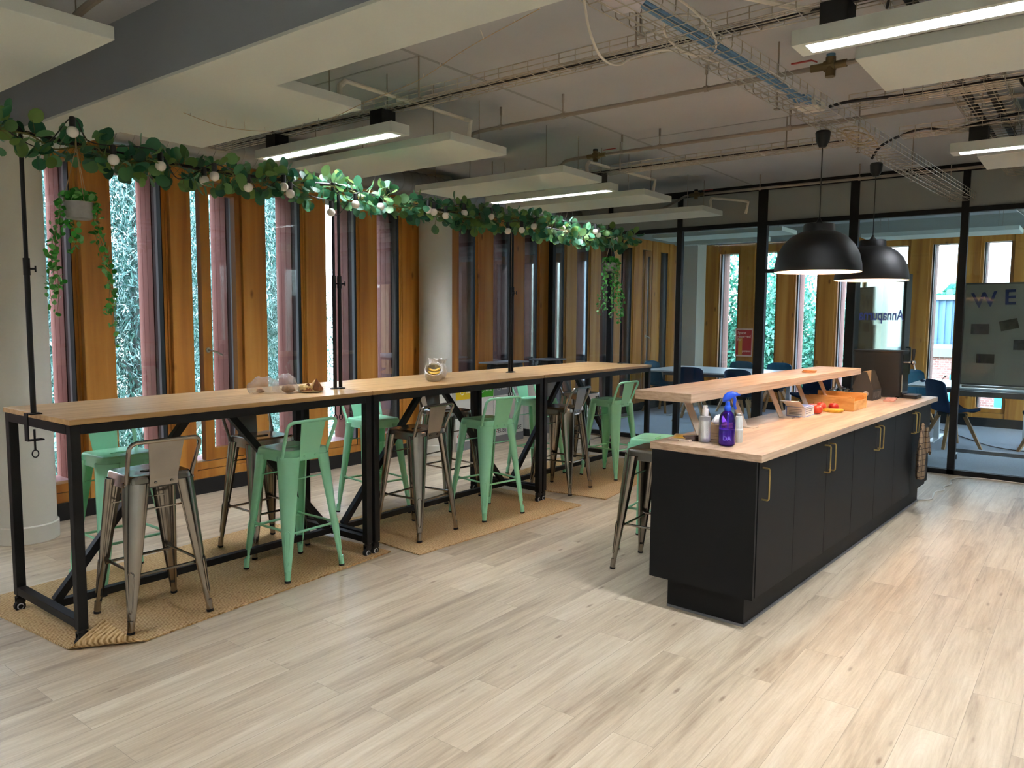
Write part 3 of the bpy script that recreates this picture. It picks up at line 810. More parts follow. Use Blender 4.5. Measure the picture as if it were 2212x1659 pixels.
# ------------------------------------------------------------------ bar tables
TZ = 1.08
def bar_table(x0, x1, label, brake=False):
    y0, y1 = 3.675, 4.455; L = x1 - x0
    t = thing('bar_table', label, 'table', (x0, y0, 0), group='high bar tables in a row')
    W = y1 - y0; s = .045
    MB().box(.001, 0, TZ - .025, L - .001, W, TZ).build('tabletop', M['oak'], t, bevel=.002)
    zt = TZ - .026; zb = .088; e = .006
    for px in (e, L - e - s):
        for py in (e, W - e - s):
            lg = MB().box(px, py, zb, px + s, py + s, zt).build('leg', M['black'], t, bevel=.003)
            cs = MB(); cx, cy = px + s/2, py + s/2
            cs.cyl((cx, cy, zb + .001), (cx, cy, zb - .012), .02, .02, 14)
            sw = (1 if px < L/2 else -1)
            cs.box(cx - .022, cy - .016, .045, cx + .018, cy - .011, zb - .010); cs.box(cx - .022, cy + .011, .045, cx + .018, cy + .016, zb - .010); cs.box(cx - .022, cy - .016, zb - .016, cx + .02, cy + .016, zb - .009)
            ca = cs.build('caster', M['blackmatte'], lg)
            MB().cyl((cx - .006, cy - .012, .0265), (cx - .006, cy + .012, .0265), .026, .026, 18).cyl((cx - .006, cy - .0165, .0265), (cx - .006, cy - .017, .0265), .012, .012, 12).build('wheel', [M['rubber']], lg)
            MB().lathe([(.0135, 0), (.0165, 0), (.0165, .0015), (.0135, .0015)], 16).build('wheel_ring', M['whitesteel'], lg).matrix_local = Matrix.Translation((cx - .006, cy - .0122, .0265)) @ Matrix.Rotation(R(90), 4, 'X')
    for px in (e, L - e - s):
        MB().box(px + .001, e + s, .095, px + s - .001, W - e - s, .135).build('floor_beam', M['black'], t, bevel=.002)
        MB().box(px, e + s, zt - s, px + s, W - e - s, zt).build('rail', M['black'], t, bevel=.002)
    for py in (e, W - e - s):
        MB().box(e + s, py, zt - s, L - e - s, py + s, zt).build('rail', M['black'], t, bevel=.002)
    MB().box(e + s, W/2 - .02, .096, L - e - s, W/2 + .02, .134).build('floor_beam', M['black'], t, bevel=.002)
    MB().box(e + s, W/2 - .02, zt - .04, L - e - s, W/2 + .02, zt).build('rail', M['black'], t, bevel=.002)
    for sx in (0, 1):
        a_ = V3((e + s + .01, W/2, .13)); b_ = V3((L/2 - .09, W/2, zt - .03))
        if sx: a_.x = L - a_.x; b_.x = L - b_.x
        d = (b_ - a_); ln = d.length; d.normalize(); n = V3((0, 1, 0)); u = n.cross(d)
        Mx = Matrix(((d.x, 0, u.x, a_.x), (d.y, 1, u.y, a_.y), (d.z, 0, u.z, a_.z), (0, 0, 0, 1)))
        MB().obox(Mx, 0, -.0195, -.02, ln, .0195, .02).build('diagonal_brace', M['black'], t, bevel=.002)
    return t
TX = [(1.478, 3.295), (3.305, 5.195), (5.203, 7.118)]
bar_table(*TX[0], 'long high bar table nearest the camera, clear bags on its oak top')
bar_table(*TX[1], 'middle high bar table carrying the white bags of bananas')
bar_table(*TX[2], 'high bar table at the glass partition end of the row, empty top')

# ------------------------------------------------------------------ clamp-on overhead stands, garlands, festoon lights
YG = 4.0; ZG = 2.40
def stand(xa, xb, label, ya, yb):
    t = thing('clamp_stand', label, 'stand', (xa, ya, TZ), group='clamp-on pole stands over the bar tables')
    dx, dy = xb - xa, yb - ya
    for q, (px, py, sd) in enumerate(((0, 0, -1), (dx, dy, 1))):
        mb = MB().cyl((px, py, .0), (px, py, .72), .0125, .0125, 12).cyl((px, py, .70), (px, py, ZG - TZ + .01), .0095, .0095, 12)
        mb.cyl((px, py, .66), (px, py, .74), .015, .015, 12)
        p = mb.build('pole', M['black'], t)
        k = MB().tube([(px, py, .69), (px + .03, py - .02, .69)], [.006, .004], 8).tube([(px + .03, py - .02, .675), (px + .03, py - .02, .705)], .004, 8)
        k.build('wing_knob', M['black'], p)
        MB().lathe([(.009, 0), (.018, .004), (.018, .02), (.010, .026)], 14, (px, py, ZG - TZ - .01)).tube([(px + .012*math.cos(a), py, ZG - TZ + .03 + .012*math.sin(a)) for a in [i*math.pi/6 for i in range(12)]], .0025, 6, loop=True).build('finial', M['black'], p)
        c = MB().box(px - .028, py - .028, .001, px + .028, py + .028, .007)
        c.box(px + (-.036 if q == 0 else .030), py - .02, -.12, px + (-.030 if q == 0 else .036), py + .02, .007)
        c.box(px - .036, py - .02, -.126, px + .036, py + .02, -.120)
        c.build('clamp', M['black'], t) if not (q == 1 and xb < 7) and q == 0 and xa < 2 else MB().lathe([(.012, .001), (.032, .001), (.032, .006), (.014, .010)], 20, (px, py, 0)).build('clamp', M['black'], t)
        sc = MB().cyl((px, py, -.072), (px, py, -.175), .005, .005, 8)
        sc.tube([(px + .014*math.cos(a), py, -.19 + .018*math.sin(a)) for a in [i*math.pi/7 for i in range(14)]], .003, 6, loop=True)
        sc.build('clamp_screw', M['black'], t)
    n = 12
    pts = [(dx*i/n, dy*i/n, ZG - TZ - .035*math.sin(math.pi*i/n)*(1 if i not in (0, n) else 0)) for i in range(n + 1)]
    MB().tube(pts, .0095, 10).build('crossbar', M['black'], t)
    return t
ST = [(1.462, 3.243, 4.02, 3.980), (3.292, 5.215, 3.985, 4.06), (5.262, 7.088, 4.07, 4.03)]
stand(ST[0][0], ST[0][1], 'black clamp stand over the nearest table, its first pole beside the left column', ST[0][2], ST[0][3])
stand(ST[1][0], ST[1][1], 'black clamp stand over the middle bar table', ST[1][2], ST[1][3])
stand(ST[2][0], ST[2][1], 'black clamp stand over the table nearest the partition', ST[2][2], ST[2][3])
def garland(x0, x1, y, z, n, label, over0=0, over1=0):
    t = thing('eucalyptus_garland', label, 'garland', (x0, y, z), group='eucalyptus garlands along the crossbars')
    L = x1 - x0
    m = 26; pts = []
    for i in range(m + 1):
        x = -over0 + (L + over0 + over1)*i/m
        pts.append((x, .045*math.sin(i*1.9), .02*math.sin(i*1.3) - .03*math.sin(math.pi*min(1, max(0, x/L)))))
    sp = spline(pts, 4)
    mb = MB().tube(sp, .004, 6)
    P, U, W = [], [], []
    for k in range(n):
        b = sp[min(len(sp) - 1, int(rng.uniform(0, len(sp))))]
        a = rng.uniform(0, 6.28); ln = rng.uniform(.03, .10)
        d = V3((rng.uniform(-.6, .6), math.cos(a), math.sin(a)*.9 - .1)).normalized()
        tip = b + d*ln
        mb.tube([b, b + d*ln*.6 + V3((0, 0, .008)), tip], .0013, 3, caps=False)
        d2 = (d + V3(rng.normal(0, .45, 3))).normalized()
        nrm = V3(rng.normal(0, 1, 3)) + V3((0, -.4, .5)); wv = d2.cross(nrm).normalized()
        s = rng.uniform(.022, .036)
        P.append(tip + d2*s*.8); U.append(d2*s*1.12); W.append(wv*s)
    mb.build('stems', M['stem'], t)
    quads_mesh('leaves', np.array(P), np.array(U), np.array(W), M['eucalyptus'], t, .16, 'round')
    return t
garland(1.46, 3.22, 4.0, 2.375, 390, 'eucalyptus garland with loose ends over the nearest table', .14, .03)
garland(3.30, 5.20, 4.0, 2.375, 420, 'eucalyptus garland lit by the lamp above the middle table', .05, .0)
garland(5.26, 7.12, 4.0, 2.385, 420, 'eucalyptus garland over the table nearest the partition', .0, .06)
BULBS = [(1.30, 2.20), (1.675, 2.437), (1.863, 2.337), (2.106, 2.344), (2.351, 2.305), (2.414, 2.337), (2.626, 2.305), (2.871, 2.341), (2.917, 2.306), (3.228, 2.229), (3.433, 2.304), (3.655, 2.315), (4.125, 2.347), (4.183, 2.337), (4.315, 2.324), (4.526, 2.368), (4.855, 2.375), (5.076, 2.281), (5.268, 2.306), (5.442, 2.354), (5.888, 2.381), (6.461, 2.405), (6.522, 2.375), (6.857, 2.362)]
kb = 3.91/3.98
BULBS = [(x*kb, 1.56 + (z - 1.56)*kb) for x, z in BULBS]
fl = thing('festoon_lights', 'black festoon light string with opal globes woven through the garlands', 'string lights', (1.3, 3.91, 2.3))
pts = [(1.40, 4.02, 2.40)]
for i, (x, z) in enumerate(BULBS[1:]):
    zz = min(z + .062, 2.5)
    if pts and abs(x - pts[-1][0]) > .12:
        pts.append(((x + pts[-1][0])/2, 3.95 + .03*math.sin(i*2.2), min(zz, pts[-1][2]) - (.07 if i % 3 == 0 else -.02)))
    pts.append((x, 3.91, zz))
pts.append((7.0, 4.0, 2.42))
MB().tube([(x - 1.3, y - 3.91, z - 2.3) for x, y, z in spline(pts, 6)], .003, 6).build('cable', M['cableblack'], fl)
for i, (x, z) in enumerate(BULBS):
    if i == 0: continue
    sk = MB().lathe([(.008, .068), (.0135, .064), (.0145, .03), (.0145, .018), (.010, .016)], 12, (x - 1.3, 0, z - 2.3)).build('socket', M['cableblack'], fl)
    MB().sphere((x - 1.3, 0, z - 2.3 - .004), .027, 18, 12).build('globe', M['bulbwhite'], sk)

def planter(x, y, zpot, label, vines, bar_z=ZG - .02, pot=True):
    t = thing('hanging_planter', label, 'hanging plant', (x, y, zpot), group='trailing plants hung from the crossbars')
    MB().lathe([(.052, 0), (.058, .004), (.066, .075), (.068, .082), (.062, .082), (.056, .03), (.02, .028)], 26).build('pot', M['cement'], t)
    MB().lathe([(.060, .03), (.061, .066), (.002, .072)], 20).build('soil', simple('potting_soil', '3a2c20', 1), t)
    mb = MB()
    for k in range(3):
        a = k*2.09 + .5
        mb.tube([(.066*math.cos(a), .066*math.sin(a), .08), (.004*math.cos(a), .004*math.sin(a), bar_z - zpot - .03), (0, 0, bar_z - zpot + .035)], .002, 5)
    mb.sphere((0, 0, bar_z - zpot - .03), .008, 8, 6)
    mb.build('hanger', M['twine'], t)
    st = MB(); P, U, W = [], [], []
    def leaf(p, s, d=None):
        d = V3(rng.normal(0, 1, 3)) if d is None else d
        d.normalize(); wv = d.cross(V3(rng.normal(0, 1, 3))).normalized()
        P.append(p); U.append(d*s); W.append(wv*s*.85)
    for k in range(90):
        a = rng.uniform(0, 6.28); r = rng.uniform(.01, .085)
        leaf(V3((r*math.cos(a), r*math.sin(a), .095 + rng.uniform(-.005, .05)*(1 - r*5))), rng.uniform(.011, .019))
    for a, ln, spread in vines:
        e = V3((math.cos(a), math.sin(a), 0)); p0 = e*.05 + V3((0, 0, .08))
        pp = [p0, e*.085 + V3((0, 0, .07))] + [e*(.088 + spread*q*.1) + V3((.02*math.sin(q*5 + a*3), .02*math.cos(q*4 + a), .05 - ln*q)) for q in (.1, .25, .4, .55, .7, .85, 1)]
        sp = spline(pp, 5); st.tube(sp, .0012, 4)
        for p in sp[4:]:
            leaf(p + V3(rng.normal(0, .012, 3)), rng.uniform(.009, .017))
    st.build('stems', M['stem'], t)
    quads_mesh('leaves', np.array(P), np.array(U), np.array(W), M['ivy'], t, .12, 'round')
planter(1.69, 3.985, 2.02, 'trailing plant in a grey cement pot hung beside the left column',
        [(2.6, .46, .4), (2.9, .40, .3), (3.3, .50, .5), (5.6, .58, .3), (5.9, .66, .5), (6.1, .50, .4), (1.5, .2, .3)])
planter(6.84, 4.02, 2.04, 'trailing plant hung at the partition end of the garlands',
        [(2.6, .50, .2), (3.2, .44, .2), (3.9, .40, .2), (5.0, .50, .1), (5.6, .55, .2), (6.0, .58, .2), (.4, .54, .2), (1.3, .45, .2), (4.4, .5, .1), (5.3, .35, .2)])

# ------------------------------------------------------------------ food on the tables
def crinkle(prof, n, amp, seed, sx=1, sy=1, c=(0, 0, 0)):
    """bag-like lathe with random creases"""
    g = np.random.default_rng(seed); rs = []
    ph = g.uniform(0, 6.28, 6)
    for k, (r, z) in enumerate(prof):
        ring = []
        for j in range(n):
            a = 2*math.pi*j/n
            q = 1 + amp*(math.sin(3*a + ph[0] + k*.7) + .7*math.sin(5*a + ph[1] - k*1.1) + .6*math.sin(9*a + ph[2] + k*1.7)) + g.normal(0, amp*.5)
            ring.append((c[0] + r*q*math.cos(a)*sx, c[1] + r*q*math.sin(a)*sy, c[2] + z + g.normal(0, amp*.012)*(1 if k else 0)))
        rs.append(ring)
    return rs
def filmmat(name, col, t):
    m = bpy.data.materials.new(name); m.use_nodes = True; nt = m.node_tree; p = nt.nodes['Principled BSDF']
    p.inputs['Base Color'].default_value = lin(col); p.inputs['Roughness'].default_value = .25
    tr = nt.nodes.new('ShaderNodeBsdfTransparent'); mx = nt.nodes.new('ShaderNodeMixShader'); mx.inputs[0].default_value = t
    nt.links.new(tr.outputs[0], mx.inputs[1]); nt.links.new(p.outputs[0], mx.inputs[2]); nt.links.new(mx.outputs[0], nt.nodes['Material Output'].inputs[0])
    return m
clear = filmmat('clear_bag', 'e8e2e0', .30)
def crumple(rs, seed, amp):
    g = np.random.default_rng(seed); out = []
    dirs = [V3(g.normal(0, 1, 3)).normalized() for _ in range(9)]; fr = g.uniform(40, 130, 9); ph = g.uniform(0, 6.28, 9)
    for rg in rs:
        o = []
        for p in rg:
            p = V3(p); s = sum(abs(math.sin(p.dot(d)*f + q)) for d, f, q in zip(dirs, fr, ph))/9 - .6
            q = p*(1 + amp*s*2.2); q.z = max(q.z, .0012); o.append(tuple(q))
        out.append(o)
    return out
def clearbag(name, label, loc, r, h, seed, mat, sx, sy, food):
    t = thing(name, label, 'bag', loc, R(-52))
    prof = [(r*.9, .002), (r, h*.12), (r*1.0, h*.28), (r*.93, h*.45), (r*.82, h*.62), (r*.68, h*.76), (r*.5, h*.88), (r*.28, h*.96), (.004, h)]
    MB().rings(crumple(crinkle(prof, 60, .035, seed, sx, sy), seed, .22), cap0=False).build('bag', mat, t, smooth=12)
    for q, (x, y, z, s) in enumerate(food):
        mb = MB().rings(crinkle([(s*.4, 0), (s*.95, s*.3), (s, s*.6), (s*.75, s*1.05), (s*.2, s*1.25)], 16, .08, seed + q, 1, 1, (x, y, z)))
        mb.build('bread_roll', simple('bread_crust', 'a07a58', .7, noise=.35, nscale=60), t, smooth=40)
clearbag('plastic_bag', 'clear crumpled plastic bag lying left of the croissant plate', (2.765, 4.075, TZ), .080, .10, 3, clear, 1.25, .85, [(-.02, .0, .004, .024)])
clearbag('plastic_bag', 'clear plastic bag of bread rolls against the croissant plate', (2.875, 4.0, TZ), .075, .118, 8, clear, 1.05, .9, [(.022, -.02, .004, .040)])
pl = thing('paper_plate', 'white paper plate under the torn croissant pieces', 'plate', (3.01, 3.93, TZ))
MB().lathe([(.0, .002), (.062, .002), (.085, .011), (.088, .0135), (.084, .013), (.06, .0045), (.0, .0045)], 36).build('plate', simple('paper_white', 'e9e2d0', .7), pl)
crust = simple('croissant_crust', '7a481c', .55, noise=.4, nscale=40); crumb = simple('croissant_crumb', 'dcb97c', .8, noise=.12, nscale=50)
def lump(prof, seed, sx, sy, lean, amp=.09, c=(0, 0)):
    rs = crinkle(prof, 26, amp, seed, sx, sy)
    return MB().rings([[(x + lean[0]*z + c[0], y + lean[1]*z + c[1], z) for x, y, z in rg] for rg in crumple(rs, seed, .16)])
t = thing('croissant', 'cream coloured torn pastry on the left of the paper plate', 'pastry', (2.982, 3.955, TZ + .006), R(-52), 'torn pastry on the paper plate')
lump([(.03, .001), (.036, .012), (.034, .028), (.024, .038), (.002, .041)], 4, 1.35, .8, (.1, 0)).build('crumb', crumb, t, smooth=20)
for k, (x, y, z, s) in enumerate(((.016, -.026, .002, .012), (.034, -.024, .0, .014), (.02, -.010, .034, .010), (-.006, -.029, .001, .009))):
    lump([(s, 0), (s*1.1, s*.5), (s*.6, s*1.1), (.001, s*1.7)], 20 + k, 1.3, .5, (.25, 0), .12).merge(MB()).build('crust', crust, t, smooth=15).location = (x, y, z)
t = thing('croissant', 'pointed brown crusted pastry piece on the right of the plate', 'pastry', (3.030, 3.915, TZ + .006), R(-52), 'torn pastry on the paper plate')
lump([(.026, .001), (.028, .012), (.023, .034), (.012, .056), (.001, .070)], 6, .9, .8, (.12, 0), .08, (-.008, 0)).build('crumb', crumb, t, smooth=20)
lump([(.027, .001), (.032, .012), (.026, .030), (.014, .056), (.001, .078)], 9, 1.05, .72, (-.05, 0), .10, (.014, -.004)).build('crust', crust, t, smooth=15)
bagw = simple('white_carrier_bag', 'f4f0ea', .5, trans=.1)
def sack(name, label, loc, r, h, seed, axis, sx=1, sy=1, fl=1.0):
    t = thing(name, label, 'bag', loc)
    prof = [(.004, 0), (r*.6, .004), (r*.95, h*.12), (r*1.05, h*.35), (r*1.0, h*.6), (r*.92, h*.8), (r*.9*fl, h*.92), (r*1.0*fl, h), (r*.96*fl, h*1.0), (r*.86*fl, h*.92), (r*.86, h*.78), (r*.92, h*.5), (r*.85, h*.2), (.004, h*.13)]
    a = V3(axis).normalized(); x = V3((0, 0, 1)).cross(a)
    x = V3((1, 0, 0)) if x.length < .01 else x.normalized(); y = a.cross(x)
    rs = crinkle(prof, 64, .03, seed, sx, sy)
    g = np.random.default_rng(seed); dirs = [V3(g.normal(0, 1, 3)).normalized() for _ in range(8)]; fr = g.uniform(50, 140, 8); ph = g.uniform(0, 6.28, 8)
    out = []
    for rg in rs:
        o = []
        for px, py, pz in rg:
            p = x*px + y*py + a*pz
            s = sum(abs(math.sin(p.dot(d)*f + q)) for d, f, q in zip(dirs, fr, ph))/8 - .6
            o.append(p*(1 + .22*s))
        out.append(o)
    mn = min(p.z for rg in out for p in rg)
    drop = mn + .012 if a.z < .95 else mn
    out = [[(p.x, p.y, max(.0012 + .0008*(p.z - drop + .02)/.02, p.z - drop)) if p.z - drop < .0012 else (p.x, p.y, p.z - drop) for p in rg] for rg in out]
    MB().rings(out, cap0=False, cap1=False).build('bag', bagw, t, smooth=14)
    return t, drop
ax1 = (-.726*.72, -.688*.72, .62)
bb, dr = sack('carrier_bag', 'white open carrier bag with bananas showing on the middle table', (4.145, 3.945, TZ), .062, .105, 21, ax1, 1.05, .95)
sack('carrier_bag', 'white carrier bag standing behind the bag of bananas', (4.27, 4.03, TZ), .066, .155, 33, (.05, .0, 1), 1.1, .9, 1.08)
ban = simple('banana_peel', 'd9ae3c', .5, noise=.1, nscale=20)
def banana(loc, rz, rx, s, label, grp=None, ry=0):
    n = 14; pts = [V3((.075*s*math.sin(q), .075*s*(1 - math.cos(q)), 0)) for q in [-.95 + 1.9*i/n for i in range(n + 1)]]
    rad = [.0145*s*(.35 + .65*math.sin(math.pi*min(1, .12 + .76*i/n))**.6) for i in range(n + 1)]; rad[0] = .005*s; rad[-1] = .004*s
    t = thing('banana', label, 'banana', loc, 0, grp); t.rotation_euler = (rx, ry, rz)
    MB().tube(pts, rad, 6).build('peel', ban, t, smooth=60)
    MB().tube([pts[-1], pts[-1] + V3((.008*s, .010*s, 0))], [.0042*s, .005*s], 6).build('stalk', simple('banana_stalk', '6a5a24', .7), t)
    return t
banana((4.112, 3.912, TZ + .080), R(-50), R(68), .72, 'upper banana inside the open carrier bag', 'bananas in the carrier bag')
banana((4.106, 3.908, TZ + .058), R(-44), R(60), .72, 'lower banana inside the open carrier bag', 'bananas in the carrier bag')
# ------------------------------------------------------------------ kitchen island (u along, v across, rotated a little)
IO = V3((3.639, 1.274, 0)); IA = math.atan2(-.04624, .99893)
def I(u, v, z): c, s = math.cos(IA), math.sin(IA); return V3((IO.x + u*c - v*s, IO.y + u*s + v*c, z))
CT = .90
t = thing('worktop', 'long pale wood worktop on the black island', 'worktop', I(0, 0, 0), IA)
MB().box(0, 0, CT - .038, 3.82, .62, CT).build('slab', M['ash'], t, bevel=.002)
t = thing('raised_shelf', 'raised pale wood breakfast shelf on slanted brackets above the island', 'shelf', I(0, 0, 0), IA)
MB().box(0.0, .385, 1.124, 2.92, .72, 1.172).build('shelf_board', M['ash'], t, bevel=.002)
for u in (.27, .85, 1.45, 1.965, 2.44, 2.82):
    mb = MB()
    prof = [(.60, 1.1235), (.572, 1.118), (.474, .906), (.40, .904), (.40, .9005), (.478, .9005), (.577, 1.114), (.66, 1.1185), (.66, 1.1235)]
    mb.prism([(v, z) for v, z in prof], u, u + .075, lambda x, y, z: (z, x, y))
    mb.build('bracket', M['bracket'], t)
def cabinet(u0, u1, doors, label, endpanel=False):
    t = thing('kitchen_cabinet', label, 'cabinet', I(u0, 0, 0), IA, 'black base cabinets of the island')
    L = u1 - u0
    MB().box(.002, .045, .167, L - .002, .60, CT - .039).build('body', M['cab'], t)
    for a, b, hs in doors:
        d = MB().box(a - u0 + .0015, .024, .169, b - u0 - .0015, .044, CT - .041).build('door', M['cab'], t, bevel=.0012)
        hx = (a - u0 + .045) if hs < 0 else (b - u0 - .045)
        p = [(hx, .024, .665), (hx, -.012, .665), (hx, -.012, .825), (hx, .024, .825)]
        MB().tube(round_path(p, .012, 4), .0045, 8).build('handle', M['brass'], d)
    return t
cabinet(.012, .53, [(.03, .53, -1)], 'black base cabinet at the near corner with a single brass handle')
cabinet(.53, 1.555, [(.53, 1.035, 1), (1.035, 1.555, -1)], 'black base cabinet second from the near corner with a handle pair')
cabinet(1.555, 2.56, [(1.555, 2.065, 1), (2.065, 2.56, -1)], 'black base cabinet third from the near corner with a handle pair')
cabinet(2.56, 3.79, [(2.56, 3.09, 1), (3.09, 3.60, -1)], 'black base cabinet at the far end with the towel on its handle')
e = MB().box(-.006, .022, .167, .0115, .602, CT - .039).build('end_panel', M['cab'], loc=I(0, 0, 0), rz=IA); tag(e, 'black end panel closing the near end of the island', 'panel')
k = thing('plinth', 'black recessed plinth under the island', 'plinth', I(0, 0, 0), IA)
MB().box(.052, .088, 0, 3.66, .104, .160).box(.052, .104, 0, .068, .505, .160).box(.052, .505, 0, 3.66, .52, .16).box(3.645, .104, 0, 3.66, .505, .16).build('board', M['cab'], k)
MB().box(.046, .084, .0, .052, .52, .012).box(.046, .080, .0, 3.66, .088, .012).build('edge_seal', M['greysteel'], k)

# ---- things standing on the island
# clear sanitiser bottle
t = thing('sanitiser_bottle', 'clear hand sanitiser bottle with a white pump cap at the island corner', 'bottle', I(.185, .395, CT))
plas = simple('clear_plastic', 'e4e6e6', .3, trans=.55)
MB().lathe([(.026, .001), (.0305, .005), (.031, .02), (.031, .132), (.029, .139), (.015, .141), (.014, .150)], 28).build('bottle', plas, t)
MB().lathe([(.012, .004), (.0298, .006), (.0298, .128), (.002, .1285)], 24).build('gel', simple('clear_gel', 'cfd4d4', .15, trans=.75), t)
MB().lathe([(.0313, .022), (.0314, .118)], 28, cap0=False, cap1=False).build('label', simple('bottle_label', 'dcdedb', .4), t)
mb = MB()
for q in range(6): mb.prism([(-.019, .04 + .012*q), (.016, .04 + .012*q), (.016, .042 + .012*q), (-.019, .042 + .012*q)], 0, .0004, lambda x, y, z: ((.0316 + z)*math.cos(3.549 + x/.0316), (.0316 + z)*math.sin(3.549 + x/.0316), y))
mb.build('label_text', simple('label_print', '8b9090', .6), t)
MB().lathe([(.0165, .141), (.0165, .178), (.0155, .180)], 22).lathe([(.011, .180), (.011, .196), (.0095, .1975)], 18).box(-.019, -.005, .184, .0, .005, .194).build('pump_cap', simple('white_cap', 'eeeae2', .35), t)
# purple spray bottle
t = thing('spray_bottle', 'purple spray bottle with a bright blue trigger at the island corner', 'bottle', I(.155, .255, CT), R(-55))
pur = glassmat('purple_plastic', 'bf96ff', 1.4, .02)
MB().lathe([(.034, .001), (.0405, .006), (.0425, .016), (.0425, .135), (.040, .152), (.031, .170), (.019, .181), (.0145, .187), (.0145, .196)], 32).build('bottle', pur, t)
MB().lathe([(.03, .004), (.0403, .012), (.0408, .018), (.0408, .088), (.001, .0885)], 28).build('liquid', simple('purple_liquid', '9058e4', .12), t)
lt = simple('purple_print', '8f6cf0', .5)
mb = MB()
for q in range(5):
    mb.prism([(-.02, .058 + .007*q), (.022, .058 + .007*q), (.022, .0595 + .007*q), (-.02, .0595 + .007*q)], 0, .0004, lambda x, y, z: ((.0427 + z)*math.cos(4.5 + x/.0427), (.0427 + z)*math.sin(4.5 + x/.0427), y))
mb.build('label_text', lt, t)
tx = text('lettering', 'DA', .03, lt, t, Matrix.Identity(4), .0003, 'CENTER', True)
for v in tx.data.vertices:
    x, y, z = v.co; v.co = ((.0429 + z)*math.cos(4.5 + x/.0429), (.0429 + z)*math.sin(4.5 + x/.0429), .042 + y)
blue = simple('blue_trigger', '1f55d8', .3)
mb = MB().lathe([(.0175, .184), (.0185, .188), (.0185, .204), (.0165, .207), (.0125, .212), (.0115, .232)], 20)
rs = []
for x, zc, hz_, hy in ((-.026, .240, .012, .009), (-.018, .248, .021, .0125), (0, .258, .024, .013), (.02, .266, .019, .012), (.042, .269, .012, .010), (.05, .268, .008, .008)):
    rs.append([(x, hy*math.cos(a), zc + hz_*math.sin(a)) for a in [2*math.pi*i/12 for i in range(12)]])
mb.rings(rs).cyl((.048, 0, .268), (.062, 0, .267), .0065, .005, 10)
mb.build('spray_head', blue, t)
MB().tube(spline([(.030, 0, .258), (.036, 0, .238), (.034, 0, .215), (.042, 0, .190)], 5), [.008]*10 + [.0075, .0072, .007, .0068, .0065, .0062], 10).build('trigger', blue, t)
MB().cyl((0, 0, .185), (.008, 0, .01), .003, .003, 6).build('dip_tube', lt, t)
# tissue box, small white bottle
t = thing('tissue_box', 'kraft tissue box with a white tissue behind the purple bottle', 'box', I(.255, .345, CT), IA)
kraft = simple('kraft_card', 'a98f70', .8, noise=.08, nscale=40)
MB().box(-.06, -.06, 0, .06, .06, .098).build('box', kraft, t, bevel=.002)
MB().box(-.0605, -.05, .035, -.060, .045, .0365).box(-.0605, -.05, .05, -.060, .03, .0512).box(-.0605, -.055, .016, -.060, .055, .019).build('print', simple('brown_print', '5c4a38', .8), t)
MB().rings(crinkle([(.035, .0985), (.045, .110), (.035, .125), (.022, .140), (.006, .145)], 26, .1, 5, 1.2, .7)).build('tissue', simple('tissue_paper', 'f2f0ec', .9), t, smooth=30)
t = thing('dropper_bottle', 'small white bottle with grey cap half hidden behind the purple bottle', 'bottle', I(.300, .255, CT))
MB().lathe([(.020, 0), (.022, .004), (.022, .058), (.0245, .064), (.0225, .074), (.0215, .075), (.0215, .115), (.017, .140), (.013, .142)], 24).build('bottle', simple('milky_plastic', 'd9ddd8', .4), t)
MB().lathe([(.013, .142), (.013, .153), (.004, .156)], 18).build('cap', simple('grey_cap', 'a8b0ac', .4), t)
# leaflets and the dark stapler-like holder
t = thing('leaflet', 'yellow and brown printed leaflet lying at the island corner', 'leaflet', I(.20, .535, CT + .010), IA + R(20))
MB().box(-.075, -.055, .0, .105, .05, .0025).build('paper', simple('leaflet_paper', 'd0b48c', .6, noise=.25, nscale=18), t)
MB().box(-.06, -.045, .0026, .06, .04, .003).build('picture', simple('yellow_picture', 'e0a92a', .5, noise=.3, nscale=30), t)
t = thing('notepad', 'pale notepad lying under the yellow leaflet', 'notepad', I(.19, .52, CT), IA + R(8))
MB().box(-.085, -.06, 0, .10, .06, .010).build('pages', simple('pad_paper', 'd8c4b2', .8), t)
t = thing('desk_stapler', 'dark brown stapler lying beside the leaflet', 'stapler', I(.175, .455, CT), R(-42))
st_ = simple('dark_brown_metal', '3a2a22', .35)
MB().box(-.055, -.014, 0, .06, .014, .008).box(-.055, -.014, .02, .06, .014, .03).box(-.050, -.0145, .008, .06, -.009, .02).box(.045, -.013, .008, .06, .013, .02).build('body', st_, t, bevel=.0015)
MB().cyl((-.06, -.006, .006), (-.09, -.01, .006), .006, .004, 10).build('binder_clip', simple('pale_clip', 'bda98e', .5), t)
# open carton
t = thing('carton', 'small white and blue carton with its flap open on the island', 'box', I(1.60, .36, CT), IA + R(2))
wcard = simple('white_card', 'e6e2da', .6); bl = simple('blue_card_edge', '7f97d0', .6)
MB().box(0, 0, 0, .20, .125, .003).box(0, 0, .003, .20, .003, .068).box(0, .122, .003, .20, .125, .068).box(0, .003, .003, .003, .122, .068).box(.197, .003, .003, .20, .122, .068).box(.003, .003, .0655, .197, .122, .068).build('box', wcard, t)
mb = MB()
for a, b, c, d in ((0, .2, .064, .0685), (0, .2, 0, .004)): mb.box(a, -.0012, c, b, 0, d)
mb.box(-.0012, -.0012, 0, .004, 0, .068); mb.box(-.0012, 0, .064, 0, .125, .0685); mb.box(-.0012, 0, 0, 0, .125, .004); mb.box(-.0012, .121, 0, 0, .125, .068); mb.box(.01, .01, .0682, .19, .115, .0688)
mb.build('blue_edge', bl, t)
mb = MB()
for q in range(4): mb.box(-.0016, .02, .046 - .010*q, -.0012, .105, .050 - .010*q)
for q in range(3): mb.box(.02, -.0016, .048 - .014*q, .18 - .03*q, -.0012, .054 - .014*q)
mb.build('printed_text', simple('grey_print', '8f8d90', .7), t)
